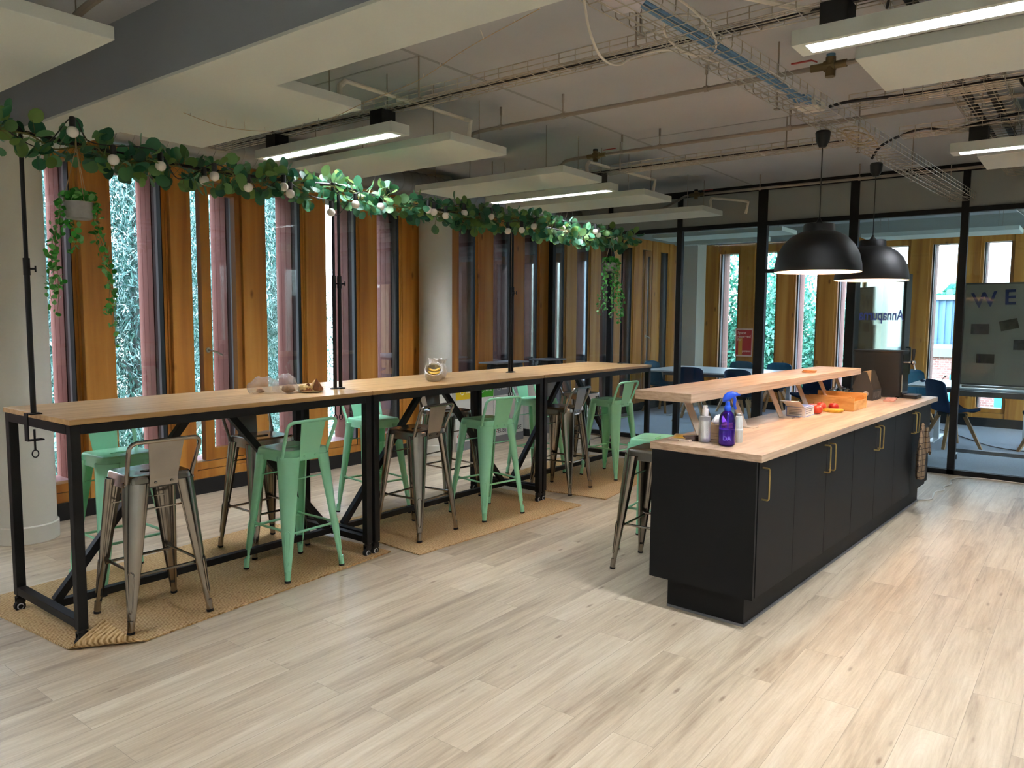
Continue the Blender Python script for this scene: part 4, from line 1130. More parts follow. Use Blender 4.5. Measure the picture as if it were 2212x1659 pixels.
fl_ = MB(); fl_.prism([(0, .068), (-.02, .078), (-.115, .118), (-.155, .118), (-.156, .1165), (-.116, .1165), (-.02, .076), (0, .0665)], .004, .121, lambda x, y, z: (x, z, y))
fl_.build('flap', wcard, t)
# fruit
apm = []
for i, c in enumerate(('c8452e', 'd04a38', 'a92a24', 'c24a3c')):
    apm.append(simple('apple_skin_%s' % 'abcd'[i], c, .3, noise=.35, nscale=9))
for (u, v, s, lab), m_ in zip(((1.86, .365, .036, 'orange red apple next to the open carton'), (1.965, .43, .034, 'pinkish apple at the back of the fruit'), (2.04, .40, .036, 'bright red apple in the middle of the fruit'), (2.08, .325, .035, 'dark red apple nearest the wooden crate')), (apm[0], apm[3], apm[1], apm[2])):
    t = thing('apple', lab, 'apple', I(u, v, CT), 0, 'apples on the island')
    MB().lathe([(.001, .006*s/.035), (.3*s, .001), (.62*s, .006), (.93*s, .5*s), (s, .95*s), (.93*s, 1.35*s), (.68*s, 1.68*s), (.35*s, 1.74*s), (.08*s, 1.55*s), (.001, 1.5*s)], 24).build('flesh', m_, t, smooth=80)
    MB().tube([(0, 0, 1.5*s), (.003, .001, 1.75*s), (.008, .002, 2.0*s)], .0012, 5).build('stalk', M['stem'], t)
yb = banana(I(1.985, .29, CT + .0185), IA + R(-58), 0, 1.12, 'ripe speckled banana lying in front of the apples'); yb.children[0].data.materials[0] = simple('ripe_peel', 'e0b23a', .45, noise=.3, nscale=45)
# wooden crate
pine = woodmat('pine_board', ('c08a48', 'd6a563', 'e2b878'), (6, 6, 26), .6, .3, False)
t = thing('wooden_crate', 'low open pine crate on the island beside the fruit', 'crate', I(2.18, .215, CT), IA)
CL = .36
for nm, (a, b, c, d, e_, f_) in (('side_board', (0, 0, 0, .008, CL, .098)), ('side_board', (.302, 0, 0, .31, CL, .112)), ('end_board', (.008, .002, .002, .302, .010, .07)), ('end_board', (.008, CL - .01, .002, .302, CL - .002, .07)), ('bottom_board', (.008, .010, .004, .302, CL - .01, .010))):
    MB().box(a, b, c, d, e_, f_).build(nm, pine, t, bevel=.001)
for x in (.0082, .288):
    for y in (.0102, CL - .024): MB().box(x, y, .0102, x + .0138, y + .0138, .094).build('corner_post', pine, t)
MB().box(.0225, .03, .0102, .03, CL - .03, .102).build('loose_slat', pine, t)
# glasses
gm = glassmat('drinking_glass', 'e8eced', 2.0, .02)
gl0 = None
for i, (u, v, lab) in enumerate(((2.62, .50, 'upturned glass at the left front of the cluster behind the crate'), (2.70, .42, 'upturned glass at the right front of the cluster behind the crate'), (2.72, .52, 'upturned glass in the middle of the cluster behind the crate'), (2.81, .44, 'upturned glass on the right, against the bottle carrier'), (2.82, .54, 'upturned glass in the back row on the left'), (2.90, .50, 'upturned glass in the back row on the right'))):
    if gl0 is None:
        gl0 = thing('drinking_glass', lab, 'glass', I(u, v, CT), 0, 'upturned drinking glasses')
        MB().lathe([(.036, .001), (.039, .045), (.036, .085), (.031, .108), (.028, .115), (.001, .116), (.001, .106), (.026, .104), (.033, .082), (.0365, .045), (.0335, .001)], 24, cap0=False, cap1=False).build('bowl', gm, gl0, smooth=60)
    else: dup(gl0, I(u, v, CT), 0, lab)
# bottle carrier
t = thing('bottle_carrier', 'black and kraft cardboard six-bottle carrier in front of the drink dispenser', 'carrier', I(3.06, .325, CT), IA)
bc = simple('black_card', '33302c', .7); kc = simple('kraft_inside', 'bd9767', .8)
endp = [(0, 0), (.17, 0), (.17, .09), (.115, .235), (.055, .235), (0, .09)]
for u in (0, .236): MB().prism(endp, u, u + .003, lambda x, y, z: (z, x, y)).build('end_panel', bc, t)
MB().box(.0032, 0, 0, .2358, .002, .088).build('side_panel', bc, t)
MB().box(.0032, .168, 0, .2358, .17, .088).build('side_panel', bc, t)
MB().box(.0032, .002, .0005, .2358, .168, .003).build('tray_bottom', bc, t)
hp = MB().prism([(.0034, .003), (.2356, .003), (.2356, .235), (.0034, .235)], .0835, .0865, lambda x, y, z: (x, z, y)).build('divider', kc, t)
MB().prism([(.075 + .03*math.cos(a), .185 + .016*math.sin(a)) for a in [i*math.pi/7 for i in range(14)]], .0828, .0833, lambda x, y, z: (x + .04, z, y)).build('hand_hole', simple('hole_dark', '4a3a28', .9), t)
MB().prism([(.0034, .089), (.2356, .089), (.2356, .091), (.0034, .091)], 0, 1, lambda x, y, z: (x, .167 - z*.08, y + z*.143)).build('sloping_panel', kc, t)
mb = MB()
for q in range(5):
    mb.tube([(.03 + .045*q + .014*math.cos(a), -.0006, .045 + .025*math.sin(a)) for a in [i*math.pi/6 for i in range(12)]], .0012, 4, loop=True)
mb.build('pattern', simple('grey_pattern', '6e675e', .7), t)
MB().prism([(.028*math.cos(a), .028*math.sin(a)) for a in [i*math.pi/12 for i in range(24)]], 0, .0006, lambda x, y, z: (-.0006 + z*0 - z, .055 + x*.75, .055 + y*.75)).build('round_badge', simple('badge_grey', 'a8a298', .7), t)
# drink dispenser
t = thing('drink_dispenser', 'black countertop tap dispenser at the far end of the island', 'dispenser', I(3.44, .21, CT), IA)
dk = simple('dispenser_black', '080706', .5)
body = MB().prism([(x + .125, y + .20) for x, y in rrect(.125, .20, .03, 5)], .012, .385).build('body', dk, t, bevel=.004)
MB().prism([(x + .125, y + .20) for x, y in rrect(.128, .203, .032, 5)], .385, .40).build('top_plate', dk, t, bevel=.003)
MB().box(-.0006, .2105, .02, -.0001, .2125, .38).build('seam', M['rubber'], t)
for x, y in ((.03, .03), (.22, .03), (.03, .37), (.22, .37)): MB().cyl((x, y, 0), (x, y, .0125), .014, .014, 12).build('foot', M['rubber'], t)
MB().box(.03, -.004, .03, .22, .0, .37).build('front_panel', simple('dark_gloss', '0c0c0e', .15), t)
MB().tube([(.018, -.002, .05), (.018, -.002, .20)], .006, 8).build('light_strip', M['steel'], t)
tp = MB().cyl((.125, -.003, .30), (.125, -.055, .30), .011, .011, 14).sphere((.125, -.058, .30), .021, 16, 10).cyl((.125, -.06, .29), (.125, -.072, .238), .008, .0055, 10)
tp = tp.build('tap', simple('chrome', 'd8d6d2', .12, metal=1), t)
MB().lathe([(.007, 0), (.0095, .02), (.013, .055), (.014, .085), (.010, .10), (.001, .103)], 16, (.125, -.058, .318)).build('tap_handle', dk, tp)
MB().prism([(x + .125, y - .062) for x, y in rrect(.10, .058, .02, 4)], .0, .028).build('drip_tray', dk, t, bevel=.003)
mb = MB()
for q in range(9): mb.box(.045 + .02*q - .004, -.11, .0285, .045 + .02*q + .004, -.015, .030)
mb.build('drip_grille', M['greysteel'], t)
# pink folded cloth, coasters
t = thing('folded_paper', 'crumpled pinkish paper lying in front of the drink dispenser', 'paper', I(3.10, .15, CT), IA + R(10))
mb = MB(); rs = []
for i in range(14):
    x = .32*i/13; rs.append([(x, .02 + .005*math.sin(i*1.7), .0005), (x, .10 + .008*math.sin(i), .0005), (x, .10 + .006*math.sin(i), .008 + .003*math.sin(i*2.3)), (x, .02 + .004*math.cos(i), .010 + .004*math.sin(i*1.9))])
mb.rings(rs); mb.build('sheet', simple('pink_paper', 'c9907c', .8, noise=.2, nscale=40), t)
cork = simple('cork', 'd9a06c', .8, noise=.1, nscale=60)
for i, lab in enumerate(('lower round cork coaster on the raised shelf', 'upper round cork coaster on the raised shelf')):
    t = tag(MB().lathe([(.001, 0), (.047, 0), (.048, .002), (.048, .007), (.047, .009), (.001, .009)], 28).build('coaster', cork, loc=I(2.09 + .008*i, .515 - .005*i, 1.172 + .0092*i)), lab, 'coaster', 'coasters on the raised shelf')
# towel on the last handle
t = thing('tea_towel', 'checked brown tea towel hanging from the last island handles', 'towel', I(3.13, -.02, 0), IA)
mb = MB(); rs = []
for i in range(22):
    q = i/21; z = .74 - .44*q
    wd = .012 + .085*min(1, q*2.2)**.8 + .01*math.sin(q*9); off = .012*math.sin(q*7) + .02*q
    ring = []
    for j in range(24):
        a = 2*math.pi*j/24
        x = off + wd*math.cos(a)*(1 + .08*math.sin(3*a + q*5)); y = -.018 + (.010 + .014*min(1, q*2))*math.sin(a)*(1 + .35*math.sin(5*a + q*4))
        ring.append((x, min(y, .036), z + .006*math.sin(4*a + 1)))
    rs.append(ring)
mb.rings(rs); rs = []
for i in range(14):
    q = i/13; z = .70 - .20*q
    ring = []
    for j in range(20):
        a = 2*math.pi*j/20
        ring.append((.03 + .05*q + (.02 + .045*q)*math.cos(a), -.045 + (.008 + .010*q)*math.sin(a)*(1 + .4*math.sin(4*a)), z + .012*math.sin(3*a) - .02*math.cos(a)*q))
    rs.append(ring)
mb.rings(rs); mb.build('cloth', checked_cloth(), t, smooth=70)
# flex on the floor
pts = [(7.30, 1.19), (7.42, 1.10), (7.60, 1.112), (7.76, 1.118), (7.90, 1.07), (8.05, 1.095), (8.22, 1.06), (8.42, 1.09), (8.60, 1.05), (8.70, .93), (8.715, .75), (8.70, .5), (8.70, 0), (8.70, -.8)]
c = MB().tube([(x, y, .0065) for x, y in [(p[0], p[1]) for p in spline([(a_, b_, 0) for a_, b_ in pts], 6)]], .006, 6).build('power_cord', M['cablewhite']); tag(c, 'grey cord snaking from the island plinth to the glass partition', 'cord')

# ------------------------------------------------------------------ pendants
def pendant(x, y, label):
    t = thing('pendant_lamp', label, 'pendant lamp', (x, y, 1.85), group='black dome pendants over the island')
    prof = [(.252, .0), (.254, .003), (.250, .05), (.236, .11), (.208, .165), (.165, .212), (.118, .238), (.092, .246), (.090, .285), (.086, .292), (.03, .293), (.018, .305), (.008, .322), (.006, .33)]
    MB().lathe(prof, 56, cap0=False).build('shade', M['shade'], t, smooth=40)
    MB().lathe([(.252, .0), (.247, .05), (.233, .109), (.205, .163), (.163, .209), (.115, .235), (.02, .238)], 56, cap0=False).build('shade_lining', M['shade_in'], t)
    MB().cyl((0, 0, .237), (0, 0, .165), .02, .02, 14).build('lamp_holder', M['rubber'], t)
    MB().sphere((0, 0, .118), .045, 16, 10, (1, 1, 1.1)).build('bulb', M['bulbglow'], t)
    top = 2.70 - 1.85
    MB().tube([(0, 0, .33), (.0, .0, top - .09)], .0035, 6).build('cord', M['cableblack'], t)
    MB().lathe([(.006, top - .10), (.02, top - .098), (.040, top - .06), (.044, top - .012), (.038, top - .002), (.001, top)], 22).build('canopy', M['shade'], t)
pendant(4.895, 1.414, 'black dome pendant nearer the camera over the island')
pendant(6.105, 1.378, 'black dome pendant farther away, partly behind the near one')
# ------------------------------------------------------------------ ceiling panels and luminaires
def panel(x0, x1, y0, y1, z, label, group='white radiant panels under the ceiling'):
    t = thing('ceiling_panel', label, 'ceiling panel', ((x0 + x1)/2, (y0 + y1)/2, z), group=group)
    hx, hy = (x1 - x0)/2, (y1 - y0)/2
    MB().box(-hx, -hy, 0, hx, hy, .055).build('board', M['cream'], t, bevel=.003)
    mb = MB()
    for sx in (-.8, .8):
        for sy in (-.75, .75): mb.cyl((sx*hx, sy*hy, .055), (sx*hx, sy*hy, ZC - z - .001), .003, .003, 6)
    mb.build('hanger', M['pipe'], t)
    return t
ZPN = 2.70
panel(.98, 1.586, 3.337, 5.00, ZPN, 'ceiling panel at the left edge, left of the grey beam')
panel(2.425, 3.0, 3.42, 5.09, ZPN + .03, 'ceiling panel right beside the downstand beam')
panel(3.74, 4.33, 3.41, 5.06, ZPN, 'ceiling panel right of the nearest lit lamp above the garland')
panel(5.07, 5.66, 3.43, 5.06, ZPN, 'ceiling panel left of the second lit lamp above the garland')
panel(6.42, 6.98, 3.43, 5.06, ZPN, 'ceiling panel right of the second lit lamp above the garland')
panel(7.70, 8.23, 3.42, 5.06, ZPN, 'ceiling panel nearest the glass partition')
panel(3.66, 4.245, -.75, .935, ZPN, 'ceiling panel under the lamp at the top right corner')
panel(6.28, 6.86, -.90, .77, ZPN, 'small looking ceiling panel at the right edge near the partition')
panel(10.0, 10.6, 3.35, 5.2, ZPN, 'ceiling panel inside the meeting room left of its door')
panel(11.5, 12.1, .9, 2.75, ZPN, 'ceiling panel inside the meeting room above the whiteboard')
lit = M['tube_light']
def lamp(x0, x1, y0, y1, z, label, on=True, group='linear ceiling lamps'):
    t = thing('linear_lamp', label, 'ceiling lamp', ((x0 + x1)/2, (y0 + y1)/2, z), group=group)
    hx, hy = (x1 - x0)/2, (y1 - y0)/2; H = .062
    mb = MB().box(-hx, -hy, 0, -hx + .028, hy, H).box(hx - .028, -hy, 0, hx, hy, H).box(-hx + .028, -hy, 0, hx - .028, -hy + .05, H).box(-hx + .028, hy - .05, 0, hx - .028, hy, H).box(-hx + .028, -hy + .05, .045, hx - .028, hy - .05, H)
    mb.build('housing', M['cream'], t)
    wd = hx - .028
    MB().box(-wd + .004, -hy + .06, .040, wd - .004, hy - .06, .044).build('tube', lit if on else M['white'], t)
    mb = MB(); n = int((2*hy - .12)/.075)
    for k in range(n):
        y = -hy + .06 + (2*hy - .12)*(k + .5)/n
        mb.prism([(y - .001, .004), (y + .001, .004), (y + .018, .037), (y - .018, .037)], -wd + .003, wd - .003, lambda a, b, c: (c, a, b))
    mb.build('louvre', M['louvre'], t)
    for sy in (-1, 1):
        MB().box(-hx*.75, sy*(hy - .16) - .055, H + .0005, hx*.75, sy*(hy - .16) + .055, H + .095).build('suspension_bracket', M['blackmatte'], t)
        MB().cyl((hx*.5, sy*(hy - .16), H + .09), (hx*.5, sy*(hy - .16), ZC - z - .0005), .003, .003, 6).build('suspension_rod', M['pipe'], t)
    MB().tube(spline([(0, -hy + .10, H + .09), (.05, -hy + .09, H + .12), (.09, -hy + .12, H + .13), (.06, -hy + .16, H + .11)], 4), .006, 6).build('cable', M['cableblack'], t)
    return t
lamp(3.35, 3.505, 3.545, 4.98, ZPN, 'lit linear lamp above the garland, nearest the beam')
lamp(5.98, 6.13, 3.54, 4.98, ZPN, 'lit linear lamp above the garland, nearer the partition')
lamp(3.325, 3.485, -.40, 1.105, ZPN, 'lit linear lamp at the top right corner')
lamp(6.03, 6.18, -.55, .90, ZPN, 'lit linear lamp at the right edge near the partition')
lamp(11.15, 11.3, 3.95, 5.4, ZPN, 'unlit linear lamp in the meeting room', False)
for i, (x, y) in enumerate(((.85, .2), (.85, -2.6), (-1.75, .2), (-1.75, -2.6), (-.6, 4.2))):
    lamp(x - .08, x + .08, y - .72, y + .72, ZPN, 'linear lamp behind or beside the camera, in the row before the beam', group='linear lamps behind the camera')

# ------------------------------------------------------------------ cable trays
def tray(name, label, a, b, w, h, rod=True, side2=True, pitch=.1):
    a, b = V3(a), V3(b); L = (b - a).length; ang = math.atan2(b.y - a.y, b.x - a.x)
    t = thing(name, label, 'cable tray', a, ang, 'wire mesh cable trays')
    mb = MB(); r = .0026
    for y in (-w/2, -w/4, 0, w/4, w/2): mb.tube([(0, y, 0), (L, y, 0)], r, 4)
    for z in (h*.5, h):
        for y in (-w/2, w/2): mb.tube([(0, y, z), (L, y, z)], r, 4)
    n = int(L/pitch)
    for k in range(n + 1):
        x = L*k/n
        mb.tube([(x, -w/2, h), (x, -w/2, .012), (x, -w/2 + .012, -.004), (x, w/2 - .012, -.004), (x, w/2, .012), (x, w/2, h)], r, 4)
    mb.build('wire_mesh', M['steel'], t, smooth=0)
    if rod:
        x = .5
        while x < L:
            MB().cyl((x, w/2 + .008, -.004), (x, w/2 + .008, ZC - a.z - .001), .005, .005, 6).box(x - .015, w/2 - .004, -.010, x + .015, w/2 + .020, -.004).build('threaded_rod', M['pipe'], t, smooth=0)
            x += 1.45
    return t
tray('cable_tray', 'wide main wire tray running to the partition above the island', (2.425, 1.517, 2.74), (8.755, 1.165, 2.74), .21, .062)
tray('cable_tray', 'wire tray crossing above the nearest lit lamp and the lamp at the top right', (3.43, -3, 2.86), (3.43, 5.6, 2.86), .16, .055)
tray('cable_tray', 'wire tray crossing above the second lit lamp', (6.08, 1.5, 2.86), (6.08, 5.6, 2.86), .16, .055)
tray('cable_tray', 'wire tray leaving the main tray behind the panel at the top right', (5.08, -3, 2.86), (5.08, 1.30, 2.86), .17, .055)
tray('cable_tray', 'wire tray above the lit lamp at the right edge', (6.10, -3, 2.86), (6.10, 1.22, 2.86), .16, .055)
tray('cable_tray', 'wide ladder like wire tray with dark bars at the far right', (3.0, .70, 2.935), (8.7, .66, 2.935), .30, .055, pitch=.085)
tray('cable_tray', 'wire tray inside the meeting room continuing the main tray', (9.0, .75, 2.74), (12.9, .55, 2.74), .2, .06)
mb = MB()
for y in (.755, .625): mb.box(3.1, y - .02, 2.941, 7.6, y + .02, 2.972)
tag(mb.build('support_rail', M['blackmatte']), 'dark support rails lying in the ladder tray at the far right', 'rail')
def cord(name, label, pts, r, mat, cat='cable', group=None, n=6):
    return tag(MB().tube(spline(pts, n), r, 6).build(name, mat), label, cat, group)
ty = lambda x: 1.585 - .0556*(x - 1.2)
for i, (dy, dz) in enumerate(((-.02, .012), (-.035, .012), (-.028, .022), (-.045, .020))):
    cord('data_cable', 'pale blue data cable in the bundle lying in the main tray', [(x, ty(x) + dy + .01*math.sin(x*2.3 + i), 2.745 + dz) for x in (1.3, 2, 2.8, 3.4, 3.9, 4.3, 4.62)], .0065, M['cableblue'], group='blue data cables in the main tray')
cord('looped_cable', 'white cable looping down below the main tray at the top of the photo', [(2.48, 1.60, 2.77), (2.50, 1.60, 2.71), (2.60, 1.64, 2.66), (2.78, 1.70, 2.63), (2.95, 1.72, 2.645), (3.05, 1.69, 2.70), (3.2, 1.60, 2.75), (3.5, 1.5, 2.755)], .0055, M['cablewhite'])
cord('looped_cable', 'white cable coiled on top of the main tray', [(2.7 + .28*math.cos(a) + .06*a, 1.47 + .10*math.sin(a), 2.79 + .04*math.sin(a*.7)) for a in [i*.55 for i in range(20)]], .005, M['cablewhite'])
cord('looped_cable', 'white cable loops beyond the blue cables', [(3.5 + .2*math.cos(a) + .09*a, 1.42 + .07*math.sin(a), 2.78 + .02*math.sin(a)) for a in [i*.6 for i in range(18)]], .0045, M['cablewhite'])
cord('coiled_cable', 'beige cable coil in the main tray between the two pendants', [(5.3 + .22*math.cos(a) + .02*a, 1.36 + .07*math.sin(a), 2.77 + .012*math.sin(a*1.7)) for a in [i*.5 for i in range(40)]], .0045, simple('beige_cable', 'a89a78', .6))
jb = thing('junction_box', 'white junction box with blue cable ends in the main tray above the near pendant', 'box', (4.55, ty(4.55), 2.75), IA)
MB().box(-.09, -.06, 0, .09, .05, .045).build('box', M['pipewhite'], jb, bevel=.003)
MB().box(-.055, -.0604, .01, .02, -.06, .032).build('sockets', M['greysteel'], jb)
for k in range(5): MB().tube(spline([(-.09, -.04 + .02*k, .02), (-.16, -.06 + .028*k, .03 + .008*k), (-.22, -.03 + .015*k, .02), (-.30, -.03 + .01*k, .015)], 5), .006, 6).build('cable_end', M['cableblue'], jb)
bagc = MB().rings(crinkle([(.07, 0), (.09, .012), (.08, .035), (.03, .045)], 24, .1, 4, 1.5, .9, (2.62, 1.52, 2.747)))
tag(bagc.build('cable_bag', simple('pale_pouch', 'cfcad0', .5)), 'pale plastic pouch lying in the main tray at the top of the photo', 'pouch')
cord('black_cable', 'black cable running along the tray over the nearest lit lamp', [(3.46, y, 2.875 + .008*math.sin(y*3)) for y in (-1.5, -.5, .4, 1.2, 2.0, 2.8, 3.6, 4.6, 5.4)], .009, M['cableblack'], group=None)
cord('black_cable', 'black cable along the tray over the second lit lamp', [(6.05, y, 2.875) for y in (1.6, 2.4, 3.2, 4.0, 5.2)], .008, M['cableblack'])
cord('black_cable', 'black cable sagging along the tray behind the top right panel', [(4.75, 1.34, 2.80), (4.9, 1.25, 2.85), (5.05, .95, 2.875), (5.09, .6, 2.89), (5.06, .35, 2.885), (4.9, .2, 2.93), (4.6, .1, 2.95)], .010, M['cableblack'])
cord('black_cable', 'black cable arching over the tray at the right edge of the photo', [(6.05, 1.40, 2.72), (6.07, 1.33, 2.82), (6.1, 1.1, 2.90), (6.12, .9, 2.875), (6.1, .5, 2.92), (6.1, .1, 2.93), (6.1, -.5, 2.9)], .010, M['cableblack'])
cord('cable_tie', 'long black tie hanging from the tray behind the top right panel', [(5.01, .43, 2.862), (5.0, .42, 2.83), (4.97, .37, 2.77)], .008, M['cableblack'], 'cable tie')
cord('cable_tie', 'long black tie hanging in front of the lamp at the top right', [(3.352, .72, 2.862), (3.33, .725, 2.85), (3.30, .735, 2.76)], .006, M['cableblack'], 'cable tie')
# ------------------------------------------------------------------ pipework
def pipe(label, x, y0, y1, z, drop_to, rods, valve=None, mat=None):
    t = thing('water_pipe', label, 'pipe', (x, y0, z), group='painted water pipes under the ceiling')
    pts = [(0, 0, 0), (0, y1 - y0 - .22, 0), (0, y1 - y0 - .08, -.01), (.0, y1 - y0, -.05), (drop_to[0] - x, drop_to[1] - y0, drop_to[2] - z)]
    pth = [pts[0], pts[1]] + spline(pts[1:], 6)[1:]
    MB().tube(pth, .014, 8).build('pipe', mat or M['pipe'], t)
    for y in rods:
        MB().cyl((0, y - y0, .012), (0, y - y0, ZC - z - .001), .0045, .0045, 6).cyl((0, y - y0, ZC - z - .06), (0, y - y0, ZC - z - .001), .009, .009, 8).cyl((0, y - y0 - .012, 0), (0, y - y0 + .012, 0), .019, .019, 10).build('pipe_hanger', M['pipe'], t)
    if valve is not None:
        v = MB().cyl((0, valve - y0 - .09, 0), (0, valve - y0 + .09, 0), .018, .018, 10).cyl((0, valve - y0 - .03, 0), (0, valve - y0 + .03, 0), .028, .028, 8).cyl((0, valve - y0 + .01, -.05), (0, valve - y0 + .01, .04), .022, .022, 12).build('valve', M['brasspipe'], t)
        MB().cyl((0, valve - y0 + .01, .04), (0, valve - y0 + .01, .055), .022, .022, 12).build('valve_cap', M['rubber'], v)
        MB().box(-.006, valve - y0 - .19, .035, .006, valve - y0 - .07, .041).build('valve_lever', M['red'], v)
pipe('painted water pipe with a brass valve, bending down to the panel over the garland', 4.50, -.9, 3.95, 2.955, (4.1, 4.1, 2.76), (2.0, 3.05, 3.6), None)
pipe('painted water pipe with a valve above the second panel', 5.76, -.8, 3.95, 2.955, (5.4, 4.1, 2.76), (1.9, 2.95, 3.3), 3.55)
pipe('painted water pipe close to the partition head', 8.20, -1.5, 3.95, 2.955, (7.95, 4.1, 2.76), (.9, 2.0, 3.0), 3.72)
vt = thing('stop_valve', 'brass stop valve with a red lever behind the top right panel', 'valve', (4.50, 1.29, 2.955))
MB().cyl((0, -.10, 0), (0, .09, 0), .021, .021, 12).cyl((0, -.04, 0), (0, .02, 0), .03, .03, 8).cyl((0, -.015, -.06), (0, -.015, .045), .027, .027, 14).build('valve_body', M['brasspipe'], vt)
MB().cyl((0, -.015, .045), (0, -.015, .062), .024, .024, 14).build('valve_cap', M['cableblue'], vt)
MB().prism([(.06, .03), (.09, .045), (.20, .045), (.20, .051), (.088, .051), (.058, .036)], -.008, .008, lambda a, b, c: (c, a, b)).build('lever', M['red'], vt)
def link(label, a, b, dz=.14):
    a, b = V3(a), V3(b)
    t = thing('link_pipe', label, 'pipe', a, 0, 'white plastic link pipes between the panels')
    d = b - a
    p = [V3((0, 0, 0)), V3((.02, .02, dz*.7)), V3((.07, .03, dz)), d + V3((-.03, .01, dz)), d + V3((-.01, -.03, dz*.9)), d]
    MB().tube(p[1:5], .013, 8).build('pipe', M['pipewhite'], t)
    MB().tube(p[:3], .016, 8).build('elbow', M['pipewhite'], t)
    MB().tube(p[3:], .016, 8).build('elbow', M['pipewhite'], t)
link('white link pipe from the beam side panel across to the next panel', (3.0 - .05, 3.55, 2.785), (4.02, 3.50, 2.755))
link('white link pipe between the two panels beside the second lit lamp', (5.62, 3.55, 2.755), (6.75, 3.52, 2.755))
link('white link pipe at the panel nearest the partition', (8.1, 3.5, 2.755), (8.6, 3.3, 2.755))
link('white link pipe behind the lamp at the top right', (2.9, 1.55, 2.9), (3.7, .85, 2.755), .08)
link('white link pipe under the ceiling right of the partition panel', (6.7, .6, 2.755), (7.8, .35, 2.80), .06)
fx = cord('flexible_hose', 'grey flexible hose curving up from the panel left of the beam', [(1.50, 3.62, 2.756), (1.53, 3.50, 2.84), (1.62, 3.30, 2.93), (1.78, 3.1, 2.98), (1.98, 3.0, 3.0)], .017, M['pipe'], 'hose')
d = thing('air_duct', 'silver spiral air duct along the window wall ceiling', 'duct', (2.6, 5.72, 2.915))
MB().cyl((0, 0, 0), (6.15, 0, 0), .125, .125, 28).build('duct', M['duct'], d)
mb = MB()
for k in range(48): mb.tube([(.06 + .127*k, .127*math.cos(a), .127*math.sin(a)) for a in [i*math.pi/12 for i in range(24)]], .004, 4, loop=True)
mb.build('seam', M['duct'], d)
fy = thing('fairy_lights', 'thin clear fairy light string sagging from the beam panels', 'string lights', (2.35, 4.27, 2.7))
pts = [(2.40, 4.27, 2.722), (2.60, 4.15, 2.66), (2.78, 3.9, 2.64), (2.86, 3.58, 2.665), (2.83, 3.19, 2.70), (2.75, 2.72, 2.71), (2.57, 2.25, 2.715), (2.42, 1.75, 2.72)]
sp = spline(pts, 8); off = V3((2.35, 4.27, 2.7))
MB().tube([p - off for p in sp], .0016, 5).build('wire', M['twine'], fy)
mb = MB()
for p in sp[2::3]:
    q = p - off; dv = V3(rng.normal(0, .015, 3)); mb.tube([q, q + dv + V3((0, 0, .012))], .002, 5)
mb.build('tiny_bulbs', M['cablewhite'], fy)

# ------------------------------------------------------------------ waste boxes by the window
bx_m = simple('white_corrugated_card', 'd8d6d0', .8); greyband = simple('grey_band', '7d7d80', .7)
def bin_box(x0, x1, h, colr, label, txt, lid):
    t = thing('recycling_box', label, 'recycling box', (x0, 5.84, 0), group='cardboard recycling boxes by the window')
    L = x1 - x0; D = .27
    MB().box(0, 0, 0, L, D, h).build('box', bx_m, t, bevel=.003)
    MB().box(-.0015, -.0015, 0, L + .0015, -.0002, .10).build('grey_band', greyband, t)
    cm = simple('label_colour', colr, .6)
    lb = MB().box(-.0015, -.0015, .60, L + .0015, -.0002, .80).build('colour_label', cm, t)
    MB().tube([(L*.3 + .035*math.cos(a), -.002, .70 + .045*math.sin(a)) for a in [i*math.pi/8 for i in range(16)]], .003, 5, loop=True).build('symbol', M['white'], t)
    for q, s in enumerate(txt): text('lettering', s, .04, M['white'], t, frame4((1, 0, 0), (0, 0, 1), (L*.5, -.002, .73 - .05*q)), .0002, 'LEFT', True)
    text('lettering', 'ELISE', .075, simple('dark_print', '4a4648', .7), t, frame4((1, 0, 0), (0, 0, 1), (L*.25, -.002, .16)), .0002, 'LEFT', True)
    MB().tube([(L*.14 + .022*math.cos(a), -.002, .175 + .022*math.sin(a)) for a in [i*math.pi/6 for i in range(11)]], .005, 5).build('logo', simple('logo_red', 'b04a3a', .6), t)
    if lid:
        MB().box(-.01, -.012, h + .001, L + .01, D + .01, h + .012).build('bag_rim', M['blackmatte'], t)
bin_box(6.50, 6.865, .83, 'd8b400', 'white cardboard box with a yellow label next to the round column', ('PLASTIC', 'PACKAGING'), False)
bin_box(6.885, 7.18, .83, '3f9a10', 'white cardboard box with a green label', ('CANETTE', 'METAL'), False)
bin_box(7.20, 7.50, .83, '77787c', 'white cardboard box with a grey label', ('PAPIER', 'PAPER'), False)
bin_box(7.52, 7.80, .83, 'b9babc', 'white cardboard box at the right end of the row, pale label', ('AUTRE', 'OTHER'), False)
for x0, x1, lab in ((7.40, 8.24, 'grey flat lid with a black liner over the recycling boxes'), (8.26, 8.72, 'grey flat lid of the bin standing against the partition')):
    t = thing('bin_lid', lab, 'lid', (x0, 5.80, .985))
    if x0 < 8:
        t.location.x = 7.21
        x0, x1 = 7.40, 8.05
    L = x1 - x0 + (.0)
    MB().box(0, 0, 0, L, .30, .018).build('lid', M['greysteel'], t, bevel=.003)
    MB().rings(crinkle([(.14, -.153 if x0 < 8 else -.10), (.15, -.05), (.14, -.001)], 30, .06, 12, L/.31, .95, (L/2, .15, 0))).build('liner', M['blackmatte'], t, smooth=30)
t = thing('waste_bin', 'white bin with a black foot at the end of the box row', 'bin', (8.12, 5.94, 0))
MB().lathe([(.13, .095), (.14, .10), (.145, .80), (.14, .805), (.13, .80)], 28).build('bin', bx_m, t)
MB().lathe([(.125, 0), (.135, .002), (.135, .095), (.125, .096)], 28).build('foot', M['rubber'], t)
t = thing('waste_bin', 'dark bin in the corner by the partition', 'bin', (8.50, 5.95, 0))
